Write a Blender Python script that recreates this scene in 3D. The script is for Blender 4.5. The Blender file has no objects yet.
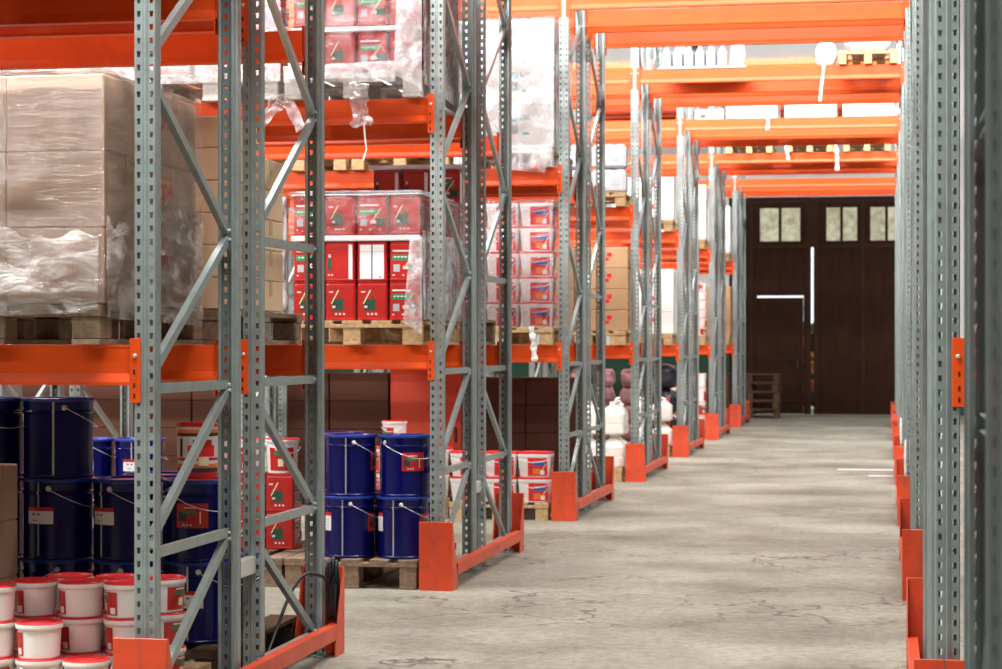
import bpy, math, random
from mathutils import Vector, Matrix, noise
random.seed(7)
scene = bpy.context.scene
COL = scene.collection
PI = math.pi

# ------------------------------------------------------------------ camera model
F = 2100.0                      # focal length in pixels of the 1002 px wide frame
TH = math.atan(385.0 / F)       # the camera is turned a little to the left of the aisle
CT, ST = math.cos(TH), math.sin(TH)
CAMZ = 1.5

def xat(px, Y):
    """world X seen at image column px on the plane y = Y"""
    t = (px - 501.0) / F
    return Y * (t * CT - ST) / (CT + t * ST)

def zat(py, X, Y):
    return CAMZ + (345.0 - py) * (-X * ST + Y * CT) / F

# ------------------------------------------------------------------ rack layout
Y1, PITCH = 7.456, 5.165
def rowY(k): return Y1 + PITCH * (k - 1)
FRAME_X = {0: -5.60, 1: -2.715, 2: 0.21, 3: 3.11, -1: -8.50}
LZ = [None, 1.5, 3.02, 4.52, 6.02]     # beam tops
A0, A1, B0, B1 = 0.0, 1.05, 1.34, 2.39 # front rack, back rack
UPH = 6.30

# ------------------------------------------------------------------ materials
def new_mat(name):
    m = bpy.data.materials.new(name); m.use_nodes = True
    nt = m.node_tree; nt.nodes.clear()
    out = nt.nodes.new('ShaderNodeOutputMaterial')
    return m, nt, out

def N(nt, typ, **kw):
    n = nt.nodes.new(typ)
    for k, v in kw.items(): setattr(n, k, v)
    return n

def principled(name, col, rough=0.5, metal=0.0, var=0.12, scale=9.0, bump=0.0, bscale=60.0, spec=0.5,
               stretch=None, dirt=None, dirt_amt=0.0, dirt_scale=4.0, sub=0.0):
    m, nt, out = new_mat(name)
    b = N(nt, 'ShaderNodeBsdfPrincipled')
    b.inputs['Roughness'].default_value = rough
    b.inputs['Metallic'].default_value = metal
    b.inputs['Specular IOR Level'].default_value = spec
    if sub:
        b.inputs['Subsurface Weight'].default_value = sub
        b.inputs['Subsurface Radius'].default_value = (0.03, 0.03, 0.03)
    tc = N(nt, 'ShaderNodeTexCoord')
    mp = N(nt, 'ShaderNodeMapping')
    if stretch: mp.inputs['Scale'].default_value = stretch
    oi = N(nt, 'ShaderNodeObjectInfo')
    vm = N(nt, 'ShaderNodeVectorMath', operation='MULTIPLY_ADD')
    nt.links.new(oi.outputs['Random'], vm.inputs[0])
    vm.inputs[1].default_value = (13.7, 7.1, 5.3)
    nt.links.new(tc.outputs['Object'], vm.inputs[2])
    nt.links.new(vm.outputs[0], mp.inputs['Vector'])
    nz = N(nt, 'ShaderNodeTexNoise'); nz.inputs['Scale'].default_value = scale
    nz.inputs['Detail'].default_value = 5.0
    nt.links.new(mp.outputs[0], nz.inputs['Vector'])
    rp = N(nt, 'ShaderNodeValToRGB')
    rp.color_ramp.elements[0].position = 0.3; rp.color_ramp.elements[1].position = 0.7
    rp.color_ramp.elements[0].color = tuple(c * (1 - var) for c in col) + (1,)
    rp.color_ramp.elements[1].color = tuple(min(1, c * (1 + var)) for c in col) + (1,)
    nt.links.new(nz.outputs['Fac'], rp.inputs['Fac'])
    last = rp.outputs['Color']
    if dirt:
        n2 = N(nt, 'ShaderNodeTexNoise'); n2.inputs['Scale'].default_value = dirt_scale
        n2.inputs['Detail'].default_value = 8.0; n2.inputs['Roughness'].default_value = 0.7
        nt.links.new(vm.outputs[0], n2.inputs['Vector'])
        r2 = N(nt, 'ShaderNodeValToRGB')
        r2.color_ramp.elements[0].position = 0.55; r2.color_ramp.elements[1].position = 0.72
        r2.color_ramp.elements[0].color = (0, 0, 0, 1); r2.color_ramp.elements[1].color = (dirt_amt,) * 3 + (1,)
        nt.links.new(n2.outputs['Fac'], r2.inputs['Fac'])
        mx = N(nt, 'ShaderNodeMixRGB'); mx.inputs['Color2'].default_value = tuple(dirt) + (1,)
        nt.links.new(r2.outputs['Color'], mx.inputs['Fac']); nt.links.new(last, mx.inputs['Color1'])
        last = mx.outputs['Color']
    nt.links.new(last, b.inputs['Base Color'])
    if bump:
        n3 = N(nt, 'ShaderNodeTexNoise'); n3.inputs['Scale'].default_value = bscale; n3.inputs['Detail'].default_value = 4.0
        nt.links.new(mp.outputs[0], n3.inputs['Vector'])
        bp = N(nt, 'ShaderNodeBump'); bp.inputs['Strength'].default_value = bump; bp.inputs['Distance'].default_value = 0.01
        nt.links.new(n3.outputs['Fac'], bp.inputs['Height']); nt.links.new(bp.outputs[0], b.inputs['Normal'])
    nt.links.new(b.outputs[0], out.inputs['Surface'])
    return m

M = {}
M['galv'] = principled('galvanised_steel', (0.315, 0.37, 0.358), 0.36, 0.42, 0.10, 14, dirt=(0.2, 0.19, 0.17), dirt_amt=0.35, dirt_scale=9)
M['plate'] = principled('zinc_plate', (0.62, 0.64, 0.63), 0.35, 0.3, 0.06)
M['beam'] = principled('beam_paint', (0.80, 0.083, 0.008), 0.38, 0, 0.07, 5, spec=0.3, dirt=(0.35, 0.05, 0.02), dirt_amt=0.35, dirt_scale=6)
M['guard'] = principled('guard_paint', (0.66, 0.066, 0.020), 0.40, 0, 0.14, 6, bump=0.08, dirt=(0.13, 0.06, 0.04), dirt_amt=0.7, dirt_scale=8)
M['carton'] = principled('cardboard', (0.62, 0.425, 0.305), 0.75, 0, 0.07, 3, bump=0.10, bscale=30, spec=0.25, stretch=(1, 1, 6))
M['carton3'] = principled('aisle_lit_cardboard', (0.76, 0.53, 0.35), 0.75, 0, 0.05, 3, bump=0.06, bscale=30, spec=0.25)  # cardboard lightened to paint in the light from the aisle
M['cabinet'] = principled('cabinet_paint', (0.62, 0.058, 0.018), 0.5, 0, 0.08, 4)
M['carton2'] = principled('kraft_board', (0.46, 0.28, 0.15), 0.78, 0, 0.08, 3, bump=0.08, bscale=30, spec=0.2)
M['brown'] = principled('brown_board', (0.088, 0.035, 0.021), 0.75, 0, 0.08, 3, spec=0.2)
M['seam'] = principled('board_seam', (0.20, 0.12, 0.07), 0.8, 0, 0.1)
M['tape'] = principled('packing_tape', (0.62, 0.47, 0.30), 0.25, 0, 0.05)
M['wood'] = principled('pallet_wood', (0.50, 0.33, 0.17), 0.75, 0, 0.25, 7, bump=0.15, bscale=25, spec=0.2, stretch=(6, 1, 6), dirt=(0.2, 0.13, 0.08), dirt_amt=0.5)
M['woodgrey'] = principled('weathered_wood', (0.24, 0.165, 0.11), 0.8, 0, 0.25, 7, bump=0.15, bscale=25, spec=0.2, stretch=(6, 1, 6), dirt=(0.12, 0.09, 0.07), dirt_amt=0.5)
M['wooddark'] = principled('dark_brown_wood', (0.085, 0.052, 0.032), 0.85, 0, 0.25, 7, spec=0.1, stretch=(6, 1, 6))  # darker brown than the other pallet woods
M['woodpale'] = principled('pale_wood', (0.55, 0.52, 0.48), 0.75, 0, 0.15, 7, stretch=(6, 1, 6))
M['red'] = principled('tin_red', (0.46, 0.018, 0.016), 0.3, 0, 0.05)
M['redplastic'] = principled('lid_red', (0.72, 0.018, 0.022), 0.35, 0, 0.05)
M['white'] = principled('white_plastic', (0.80, 0.77, 0.75), 0.38, 0, 0.03, sub=0.0)
M['pink'] = principled('pinkish_plastic', (0.80, 0.58, 0.57), 0.42, 0, 0.03)
M['paper'] = principled('white_paper', (0.78, 0.78, 0.80), 0.6, 0, 0.02)
M['grey'] = principled('grey_print', (0.42, 0.43, 0.47), 0.6, 0, 0.05)
M['dark'] = principled('dark_print', (0.03, 0.035, 0.04), 0.5, 0, 0.05)
M['green'] = principled('green_print', (0.015, 0.23, 0.085), 0.5, 0, 0.05)
M['darkgreen'] = principled('dark_green_print', (0.012, 0.075, 0.035), 0.5, 0, 0.05)
M['cream'] = principled('cream_print', (0.85, 0.72, 0.45), 0.5, 0, 0.05)
M['bluep'] = principled('blue_print', (0.03, 0.09, 0.42), 0.45, 0, 0.05)
M['teal'] = principled('teal_print', (0.12, 0.42, 0.48), 0.45, 0, 0.05)
M['orange'] = principled('orange_print', (0.85, 0.20, 0.03), 0.45, 0, 0.05)
M['drum'] = principled('drum_blue', (0.002, 0.003, 0.085), 0.24, 0, 0.05, spec=0.35)
M['drumlid'] = principled('drum_lid_blue', (0.008, 0.035, 0.27), 0.28, 0, 0.05)
M['tinplate'] = principled('bare_tinplate', (0.55, 0.53, 0.50), 0.35, 0.5, 0.05)
M['wire'] = principled('wire', (0.7, 0.7, 0.68), 0.3, 0.7, 0.05)
M['black'] = principled('black_rubber', (0.012, 0.012, 0.013), 0.4, 0, 0.2)
M['bagblack'] = principled('dark_film', (0.03, 0.032, 0.05), 0.25, 0, 0.3, bump=0.4, bscale=20)
M['packgrey'] = principled('grey_pack_film', (0.46, 0.46, 0.48), 0.3, 0, 0.08)
M['bottle'] = principled('grey_bottle_plastic', (0.30, 0.32, 0.36), 0.3, 0, 0.05)
M['hole'] = principled('hollow_dark', (0.01, 0.01, 0.01), 0.9, 0, 0.05)
M['jerry'] = principled('natural_plastic', (0.85, 0.83, 0.76), 0.4, 0, 0.03)
M['mauve'] = principled('mauve_film', (0.46, 0.25, 0.29), 0.35, 0, 0.35, 6, bump=0.5, bscale=14)
M['palewrap'] = principled('pale_sheet', (0.76, 0.77, 0.80), 0.35, 0, 0.08, 5, bump=0.5, bscale=12)
M['door'] = principled('door_paint', (0.034, 0.014, 0.008), 0.7, 0, 0.18, 3, bump=0.05, spec=0.08, stretch=(3, 3, 0.5))
M['doorframe'] = principled('door_frame_paint', (0.034, 0.013, 0.007), 0.6, 0, 0.12, 4, spec=0.12)
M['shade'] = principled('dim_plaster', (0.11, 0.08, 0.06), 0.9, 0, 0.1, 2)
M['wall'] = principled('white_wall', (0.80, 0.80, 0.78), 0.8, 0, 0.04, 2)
M['ceil'] = principled('ceiling_sheet', (0.16, 0.16, 0.16), 0.8, 0, 0.03, 2)
M['dado'] = principled('green_dado', (0.005, 0.055, 0.028), 0.6, 0, 0.1, 2)
M['strap'] = principled('white_strap', (0.82, 0.80, 0.76), 0.4, 0, 0.05)
M['paleline'] = principled('pale_floor_dash', (0.75, 0.74, 0.70), 0.6, 0, 0.15, 8)

def film_mat(name, base, milk, scale=6.0, col=(0.93, 0.93, 0.95), stretch=(1, 1, 1)):
    m, nt, out = new_mat(name)
    tr = N(nt, 'ShaderNodeBsdfTransparent'); tr.inputs['Color'].default_value = (0.97, 0.97, 0.97, 1)
    df = N(nt, 'ShaderNodeBsdfDiffuse'); df.inputs['Color'].default_value = col + (1,)
    tl = N(nt, 'ShaderNodeBsdfTranslucent'); tl.inputs['Color'].default_value = col + (1,)
    gl = N(nt, 'ShaderNodeBsdfGlossy'); gl.inputs['Roughness'].default_value = 0.16
    tc = N(nt, 'ShaderNodeTexCoord'); mp = N(nt, 'ShaderNodeMapping'); mp.inputs['Scale'].default_value = stretch
    nt.links.new(tc.outputs['Object'], mp.inputs['Vector'])
    nz = N(nt, 'ShaderNodeTexNoise'); nz.inputs['Scale'].default_value = scale; nz.inputs['Detail'].default_value = 6
    nz.inputs['Distortion'].default_value = 1.2
    nt.links.new(mp.outputs[0], nz.inputs['Vector'])
    rp = N(nt, 'ShaderNodeValToRGB')
    rp.color_ramp.elements[0].position = 0.40; rp.color_ramp.elements[0].color = (base,) * 3 + (1,)
    rp.color_ramp.elements[1].position = 0.72; rp.color_ramp.elements[1].color = (milk,) * 3 + (1,)
    nt.links.new(nz.outputs['Fac'], rp.inputs['Fac'])
    m0 = N(nt, 'ShaderNodeMixShader'); m0.inputs[0].default_value = 0.35
    nt.links.new(df.outputs[0], m0.inputs[1]); nt.links.new(tl.outputs[0], m0.inputs[2])
    m1 = N(nt, 'ShaderNodeMixShader'); nt.links.new(rp.outputs['Color'], m1.inputs[0])
    nt.links.new(tr.outputs[0], m1.inputs[1]); nt.links.new(m0.outputs[0], m1.inputs[2])
    fr = N(nt, 'ShaderNodeFresnel'); fr.inputs['IOR'].default_value = 1.35
    mul = N(nt, 'ShaderNodeMath', operation='MULTIPLY_ADD'); mul.inputs[1].default_value = 0.8; mul.inputs[2].default_value = 0.05
    nt.links.new(fr.outputs[0], mul.inputs[0])
    m2 = N(nt, 'ShaderNodeMixShader'); nt.links.new(mul.outputs[0], m2.inputs[0])
    nt.links.new(m1.outputs[0], m2.inputs[1]); nt.links.new(gl.outputs[0], m2.inputs[2])
    bp = N(nt, 'ShaderNodeBump'); bp.inputs['Strength'].default_value = 0.6; bp.inputs['Distance'].default_value = 0.02
    n2 = N(nt, 'ShaderNodeTexNoise'); n2.inputs['Scale'].default_value = scale * 3; n2.inputs['Detail'].default_value = 4
    n2.inputs['Distortion'].default_value = 2.0
    nt.links.new(mp.outputs[0], n2.inputs['Vector']); nt.links.new(n2.outputs['Fac'], bp.inputs['Height'])
    nt.links.new(bp.outputs[0], gl.inputs['Normal']); nt.links.new(bp.outputs[0], df.inputs['Normal'])
    nt.links.new(m2.outputs[0], out.inputs['Surface'])
    return m
M['film'] = film_mat('clear_stretch_film', 0.0, 0.26, 7.0)
M['filmsoft'] = film_mat('carton_stretch_film', 0.0, 0.20, 3.0, (0.97, 0.88, 0.82), (1, 1, 7))
M['filmband'] = film_mat('crumpled_carton_film', 0.02, 0.8, 4.0, (0.97, 0.91, 0.87), (1, 1, 2.5))  # milky tone of crumpled film, with its white highlights painted in
M['filmmilk'] = film_mat('milky_film', 0.30, 0.85, 9.0)
M['filmpink'] = film_mat('hazy_film', 0.0, 0.22, 6.0, (0.95, 0.80, 0.82))
M['filmwhite'] = film_mat('white_hazy_film', 0.08, 0.5, 5.0)

def floor_mat():
    m, nt, out = new_mat('worn_concrete')
    b = N(nt, 'ShaderNodeBsdfPrincipled')
    tc = N(nt, 'ShaderNodeTexCoord')
    n1 = N(nt, 'ShaderNodeTexNoise'); n1.inputs['Scale'].default_value = 0.9; n1.inputs['Detail'].default_value = 8; n1.inputs['Roughness'].default_value = 0.65
    n2 = N(nt, 'ShaderNodeTexNoise'); n2.inputs['Scale'].default_value = 17; n2.inputs['Detail'].default_value = 10; n2.inputs['Roughness'].default_value = 0.78
    for n in (n1, n2): nt.links.new(tc.outputs['Object'], n.inputs['Vector'])
    r1 = N(nt, 'ShaderNodeValToRGB'); e = r1.color_ramp.elements
    e[0].position = 0.33; e[0].color = (0.185, 0.170, 0.130, 1); e[1].position = 0.64; e[1].color = (0.375, 0.36, 0.29, 1)
    nt.links.new(n1.outputs['Fac'], r1.inputs['Fac'])
    r2 = N(nt, 'ShaderNodeValToRGB'); e = r2.color_ramp.elements
    e[0].position = 0.30; e[0].color = (0.50, 0.49, 0.47, 1); e[1].position = 0.60; e[1].color = (1.08, 1.08, 1.08, 1)
    nt.links.new(n2.outputs['Fac'], r2.inputs['Fac'])
    mu = N(nt, 'ShaderNodeMixRGB', blend_type='MULTIPLY'); mu.inputs['Fac'].default_value = 1
    nt.links.new(r1.outputs[0], mu.inputs[1]); nt.links.new(r2.outputs[0], mu.inputs[2])
    # cracks: warped voronoi edges shown only here and there
    nd = N(nt, 'ShaderNodeTexNoise'); nd.inputs['Scale'].default_value = 2.2; nd.inputs['Detail'].default_value = 6
    nt.links.new(tc.outputs['Object'], nd.inputs['Vector'])
    va = N(nt, 'ShaderNodeVectorMath', operation='MULTIPLY_ADD'); va.inputs[1].default_value = (0.9, 0.9, 0.9)
    nt.links.new(nd.outputs['Color'], va.inputs[0]); nt.links.new(tc.outputs['Object'], va.inputs[2])
    vo = N(nt, 'ShaderNodeTexVoronoi', feature='DISTANCE_TO_EDGE'); vo.inputs['Scale'].default_value = 1.5
    nt.links.new(va.outputs[0], vo.inputs['Vector'])
    rc = N(nt, 'ShaderNodeValToRGB'); e = rc.color_ramp.elements
    e[0].position = 0.0; e[0].color = (1, 1, 1, 1); e[1].position = 0.028; e[1].color = (0, 0, 0, 1)
    nt.links.new(vo.outputs['Distance'], rc.inputs['Fac'])
    nm = N(nt, 'ShaderNodeTexNoise'); nm.inputs['Scale'].default_value = 0.8
    nt.links.new(va.outputs[0], nm.inputs['Vector'])
    rm = N(nt, 'ShaderNodeValToRGB'); e = rm.color_ramp.elements
    e[0].position = 0.49; e[0].color = (0, 0, 0, 1); e[1].position = 0.60; e[1].color = (0.9, 0.9, 0.9, 1)
    nt.links.new(nm.outputs['Fac'], rm.inputs['Fac'])
    mm = N(nt, 'ShaderNodeMixRGB', blend_type='MULTIPLY'); mm.inputs['Fac'].default_value = 1
    nt.links.new(rc.outputs[0], mm.inputs[1]); nt.links.new(rm.outputs[0], mm.inputs[2])
    mc = N(nt, 'ShaderNodeMixRGB'); mc.inputs['Color2'].default_value = (0.045, 0.04, 0.032, 1)
    nt.links.new(mm.outputs[0], mc.inputs['Fac']); nt.links.new(mu.outputs[0], mc.inputs['Color1'])
    nt.links.new(mc.outputs[0], b.inputs['Base Color'])
    b.inputs['Roughness'].default_value = 0.55
    b.inputs['Specular IOR Level'].default_value = 0.35
    bp = N(nt, 'ShaderNodeBump'); bp.inputs['Strength'].default_value = 0.35; bp.inputs['Distance'].default_value = 0.02
    nt.links.new(n2.outputs['Fac'], bp.inputs['Height']); nt.links.new(bp.outputs[0], b.inputs['Normal'])
    nt.links.new(b.outputs[0], out.inputs['Surface'])
    return m
M['floor'] = floor_mat()

def pane_mat():
    m, nt, out = new_mat('dirty_daylit_pane')
    tc = N(nt, 'ShaderNodeTexCoord'); nz = N(nt, 'ShaderNodeTexNoise'); nz.inputs['Scale'].default_value = 7; nz.inputs['Detail'].default_value = 6
    nt.links.new(tc.outputs['Object'], nz.inputs['Vector'])
    rp = N(nt, 'ShaderNodeValToRGB'); e = rp.color_ramp.elements
    e[0].position = 0.3; e[0].color = (0.30, 0.27, 0.16, 1); e[1].position = 0.7; e[1].color = (0.66, 0.63, 0.47, 1)
    nt.links.new(nz.outputs['Fac'], rp.inputs['Fac'])
    em = N(nt, 'ShaderNodeEmission'); em.inputs['Strength'].default_value = 0.9
    nt.links.new(rp.outputs[0], em.inputs['Color']); nt.links.new(em.outputs[0], out.inputs['Surface'])
    return m
M['pane'] = pane_mat()

def hedge_mat():
    m, nt, out = new_mat('flowering_hedge')
    tc = N(nt, 'ShaderNodeTexCoord'); nz = N(nt, 'ShaderNodeTexNoise'); nz.inputs['Scale'].default_value = 4.5; nz.inputs['Detail'].default_value = 3
    nt.links.new(tc.outputs['Object'], nz.inputs['Vector'])
    rp = N(nt, 'ShaderNodeValToRGB'); rp.color_ramp.interpolation = 'CONSTANT'; e = rp.color_ramp.elements
    e[0].position = 0; e[0].color = (0.02, 0.05, 0.02, 1); e[1].position = 0.5; e[1].color = (0.8, 0.25, 0.03, 1)
    x = e.new(0.58); x.color = (0.05, 0.12, 0.03, 1); x = e.new(0.64); x.color = (0.7, 0.05, 0.08, 1)
    nt.links.new(nz.outputs['Fac'], rp.inputs['Fac'])
    b = N(nt, 'ShaderNodeBsdfPrincipled'); b.inputs['Roughness'].default_value = 0.8
    nt.links.new(rp.outputs[0], b.inputs['Base Color']); nt.links.new(b.outputs[0], out.inputs['Surface'])
    return m
M['hedge'] = hedge_mat()

# ------------------------------------------------------------------ mesh builder
class MB:
    def __init__(s):
        s.v = []; s.f = []; s.m = []; s.sm = []; s.mats = []
    def mi(s, key):
        if key not in s.mats: s.mats.append(key)
        return s.mats.index(key)
    def add(s, vs, fs, key, smooth=False):
        b = len(s.v); s.v.extend([tuple(p) for p in vs]); i = s.mi(key)
        for f in fs:
            s.f.append(tuple(b + k for k in f)); s.m.append(i); s.sm.append(smooth)
    def quad(s, a, b, c, d, key): s.add([a, b, c, d], [(0, 1, 2, 3)], key)
    def box(s, x0, x1, y0, y1, z0, z1, key, c=0.0):
        if c <= 0:
            vs = [(x, y, z) for z in (z0, z1) for y in (y0, y1) for x in (x0, x1)]
            s.add(vs, [(0, 2, 3, 1), (4, 5, 7, 6), (0, 1, 5, 4), (2, 6, 7, 3), (0, 4, 6, 2), (1, 3, 7, 5)], key); return
        X = (x0, x1); Y = (y0, y1); Z = (z0, z1); vs = []; ix = {}
        sg = (1, -1)
        for i in (0, 1):
            for j in (0, 1):
                for k in (0, 1):
                    p = (X[i], Y[j], Z[k]); d = (sg[i] * c, sg[j] * c, sg[k] * c)
                    for a in range(3):      # vertex lying on the face normal to axis a
                        q = [p[t] + (0 if t == a else d[t]) for t in range(3)]
                        ix[(i, j, k, a)] = len(vs); vs.append(q)
        fs = []
        for a in range(3):
            o = [t for t in range(3) if t != a]
            for e in (0, 1):
                def g(u, w, ax):
                    key3 = [0, 0, 0]; key3[a] = e; key3[o[0]] = u; key3[o[1]] = w
                    return ix[(key3[0], key3[1], key3[2], ax)]
                fs.append((g(0, 0, a), g(1, 0, a), g(1, 1, a), g(0, 1, a)))
        for a in range(3):                  # edges running along axis a
            o = [t for t in range(3) if t != a]
            for u in (0, 1):
                for w in (0, 1):
                    def h(e, ax):
                        key3 = [0, 0, 0]; key3[a] = e; key3[o[0]] = u; key3[o[1]] = w
                        return ix[(key3[0], key3[1], key3[2], ax)]
                    fs.append((h(0, o[0]), h(1, o[0]), h(1, o[1]), h(0, o[1])))
        for i in (0, 1):
            for j in (0, 1):
                for k in (0, 1): fs.append((ix[(i, j, k, 0)], ix[(i, j, k, 1)], ix[(i, j, k, 2)]))
        s.add(vs, fs, key)
    def prism(s, poly, axis, a0, a1, key, mp=None):
        """extrude a 2D polygon along axis ('x','y','z')"""
        def P(u, w, a):
            return {'x': (a, u, w), 'y': (u, a, w), 'z': (u, w, a)}[axis]
        n = len(poly)
        vs = [P(u, w, a0) for u, w in poly] + [P(u, w, a1) for u, w in poly]
        if mp: vs = [mp @ Vector(p) for p in vs]
        fs = [(i, (i + 1) % n, n + (i + 1) % n, n + i) for i in range(n)] + [tuple(range(n - 1, -1, -1)), tuple(range(n, 2 * n))]
        s.add(vs, fs, key)
    def lathe(s, prof, segs, keys, cx=0, cy=0, a0=0, a1=2 * PI, smooth=True):
        full = abs(a1 - a0 - 2 * PI) < 1e-6
        n = segs if full else segs + 1
        for i in range(len(prof) - 1):
            (r0, z0), (r1, z1) = prof[i], prof[i + 1]
            key = keys if isinstance(keys, str) else keys[i]
            vs = []; fs = []
            for j in range(n):
                a = a0 + (a1 - a0) * j / segs
                vs += [(cx + r0 * math.cos(a), cy + r0 * math.sin(a), z0), (cx + r1 * math.cos(a), cy + r1 * math.sin(a), z1)]
            for j in range(segs):
                k = (j + 1) % n
                fs.append((2 * j, 2 * k, 2 * k + 1, 2 * j + 1))
            s.add(vs, fs, key, smooth)
    def tube(s, pts, r, key, segs=6, closed=False):
        pts = [Vector(p) for p in pts]; n = len(pts); vs = []; fs = []
        for i, p in enumerate(pts):
            if closed: d = pts[(i + 1) % n] - pts[i - 1]
            else: d = pts[min(i + 1, n - 1)] - pts[max(i - 1, 0)]
            d.normalize()
            u = d.cross(Vector((0, 0, 1)))
            if u.length < 0.1: u = d.cross(Vector((0, 1, 0)))
            u.normalize(); w = d.cross(u)
            for j in range(segs):
                a = 2 * PI * j / segs
                vs.append(p + u * (r * math.cos(a)) + w * (r * math.sin(a)))
        for i in range(n if closed else n - 1):
            k = (i + 1) % n
            for j in range(segs):
                l = (j + 1) % segs
                fs.append((i * segs + j, i * segs + l, k * segs + l, k * segs + j))
        if not closed:
            fs.append(tuple(range(segs - 1, -1, -1))); fs.append(tuple((n - 1) * segs + j for j in range(segs)))
        s.add(vs, fs, key, True)
    def sheet(s, a, b, c, d, nu, nv, amp, seed, key, freq=6.0, out=None, ragged=0.0):
        """wrinkled film between corners a(0,0) b(1,0) c(1,1) d(0,1); bulges only outwards"""
        a, b, c, d = map(Vector, (a, b, c, d))
        nrm = (b - a).cross(d - a).normalized()
        if out is not None and nrm.dot(Vector(out)) < 0: nrm = -nrm
        vs = []; fs = []
        for j in range(nv + 1):
            for i in range(nu + 1):
                u, w = i / nu, j / nv
                p = a.lerp(b, u).lerp(d.lerp(c, u), w)
                q = p * freq + Vector((seed * 3.1, seed * 1.7, seed * 2.3))
                h = noise.noise(q) + 0.5 * noise.noise(q * 2.3) + 0.3 * abs(noise.noise(q * 5.1))
                e = min(1.0, 4 * min(u, 1 - u), 4 * min(w, 1 - w)) * 0.6 + 0.4
                if ragged:
                    rg = noise.noise(Vector((p.x * 4 + seed, p.y * 4, seed))) + 0.5 * noise.noise(Vector((p.x * 11 + seed, p.y * 11, seed)))
                    p = p + (d - a).normalized() * (ragged * rg * w)
                vs.append(p + nrm * (amp * e * max(0.0, 0.55 + h)))
        for j in range(nv):
            for i in range(nu):
                k = j * (nu + 1) + i
                fs.append((k, k + 1, k + nu + 2, k + nu + 1))
        s.add(vs, fs, key, True)
    def xf(s, mtx, start=0):
        for i in range(start, len(s.v)): s.v[i] = tuple(mtx @ Vector(s.v[i]))
    def mesh(s, name):
        me = bpy.data.meshes.new(name)
        me.from_pydata(s.v, [], s.f)
        for k in s.mats: me.materials.append(M[k])
        me.polygons.foreach_set('material_index', s.m)
        me.polygons.foreach_set('use_smooth', s.sm)
        me.update(); return me

def fix_normals(me):
    import bmesh
    bm = bmesh.new(); bm.from_mesh(me); bmesh.ops.recalc_face_normals(bm, faces=bm.faces[:]); bm.to_mesh(me); bm.free()

def link(name, me, parent=None, loc=(0, 0, 0), rot=0.0):
    o = bpy.data.objects.new(name, me); COL.objects.link(o)
    o.location = loc; o.rotation_euler = (0, 0, rot)
    if parent is not None: o.parent = parent
    return o

def tag(o, label, cat, group=None, kind=None):
    if label: o['label'] = label
    if cat: o['category'] = cat
    if group: o['group'] = group
    if kind: o['kind'] = kind
    return o

def thing(name, label, cat, loc=(0, 0, 0), rot=0.0, group=None):
    return tag(link(name, None, None, loc, rot), label, cat, group)

def struct(name, mb, parent=None):
    me = mb.mesh(name); fix_normals(me)
    o = link(name, me, parent)
    if parent is None: o['kind'] = 'structure'
    return o

def template(parts):
    """parts: [(name, MB, parent index or None)] -> meshes shared by all the copies"""
    out = []
    for nm, mb, par in parts:
        me = mb.mesh(nm); fix_normals(me); out.append((nm, me, par))
    return out

def spawn(tp, loc, rot, label, cat, group=None, name=None, scale=None):
    objs = []
    for nm, me, par in tp:
        if par is None:
            o = link(name or nm, me, None, loc, rot)
            if scale: o.scale = scale
            tag(o, label, cat, group)
        else: o = link(nm, me, objs[par])
        objs.append(o)
    return objs[0]

ORD = ['first', 'second', 'third', 'fourth', 'fifth', 'sixth', 'seventh', 'eighth', 'ninth']
def tiername(i, n):
    if n == 1: return 'only'
    if i == 0: return 'bottom'
    if i == n - 1: return 'top'
    if n == 3: return 'middle'
    return ORD[i]
def colname(i, n):
    if n == 1: return ''
    if i == 0: return 'leftmost'
    if i == n - 1: return 'rightmost'
    return ORD[i] + ' from left'

# ------------------------------------------------------------------ rack meshes
def upright_mesh():
    mb = MB(); pit = 0.05; n = int(UPH / pit)
    def strip(p, q, holes, hw, hz):
        """vertical strip of sheet between section points p and q; holes: list of fractions along it"""
        L = math.hypot(q[0] - p[0], q[1] - p[1])
        def at(t, z): return (p[0] + (q[0] - p[0]) * t, p[1] + (q[1] - p[1]) * t, z)
        if not holes:
            mb.add([at(0, 0), at(1, 0), at(1, UPH), at(0, UPH)], [(0, 1, 2, 3)], 'galv'); return
        h = holes[0]; a = hw / L / 2
        zs = []
        for i in range(n):
            z0 = i * pit
            zs += [(z0, 0.75), (z0 + pit / 2 - hz / 2, 0.72), (z0 + pit / 2 + hz / 2, 1.0)]
        zs.append((UPH, 0.75))
        vs = []
        for z, k in zs: vs += [at(0, z), at(h - a * k, z), at(h + a * k, z), at(1, z)]
        fs = []
        for i in range(len(zs) - 1):
            b = 4 * i
            fs += [(b, b + 1, b + 5, b + 4), (b + 2, b + 3, b + 7, b + 6)]
            if i % 3 != 1: fs.append((b + 1, b + 2, b + 6, b + 5))
        mb.add(vs, fs, 'galv')
    right = [(0.0, -0.0035), (0.004, -0.0030), (0.008, 0.0), (0.0375, 0.0), (0.041, 0.0045), (0.041, 0.050), (0.034, 0.056), (0.034, 0.070), (0.022, 0.070)]
    for sg in (1, -1):
        pts = [(sg * x, y) for x, y in right]
        for i in range(len(pts) - 1):
            if i == 2: strip(pts[i], pts[i + 1], [0.56], 0.015, 0.022)
            elif i == 4: strip(pts[i], pts[i + 1], [0.55], 0.006, 0.006)
            else: strip(pts[i], pts[i + 1], None, 0, 0)
    me = mb.mesh('upright')
    import bmesh
    bm = bmesh.new(); bm.from_mesh(me)
    bmesh.ops.remove_doubles(bm, verts=bm.verts[:], dist=1e-5)
    bmesh.ops.recalc_face_normals(bm, faces=bm.faces[:])
    bmesh.ops.solidify(bm, geom=bm.faces[:], thickness=0.002)
    bm.to_mesh(me); bm.free()
    # foot plate
    return me
UPR = upright_mesh()
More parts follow.
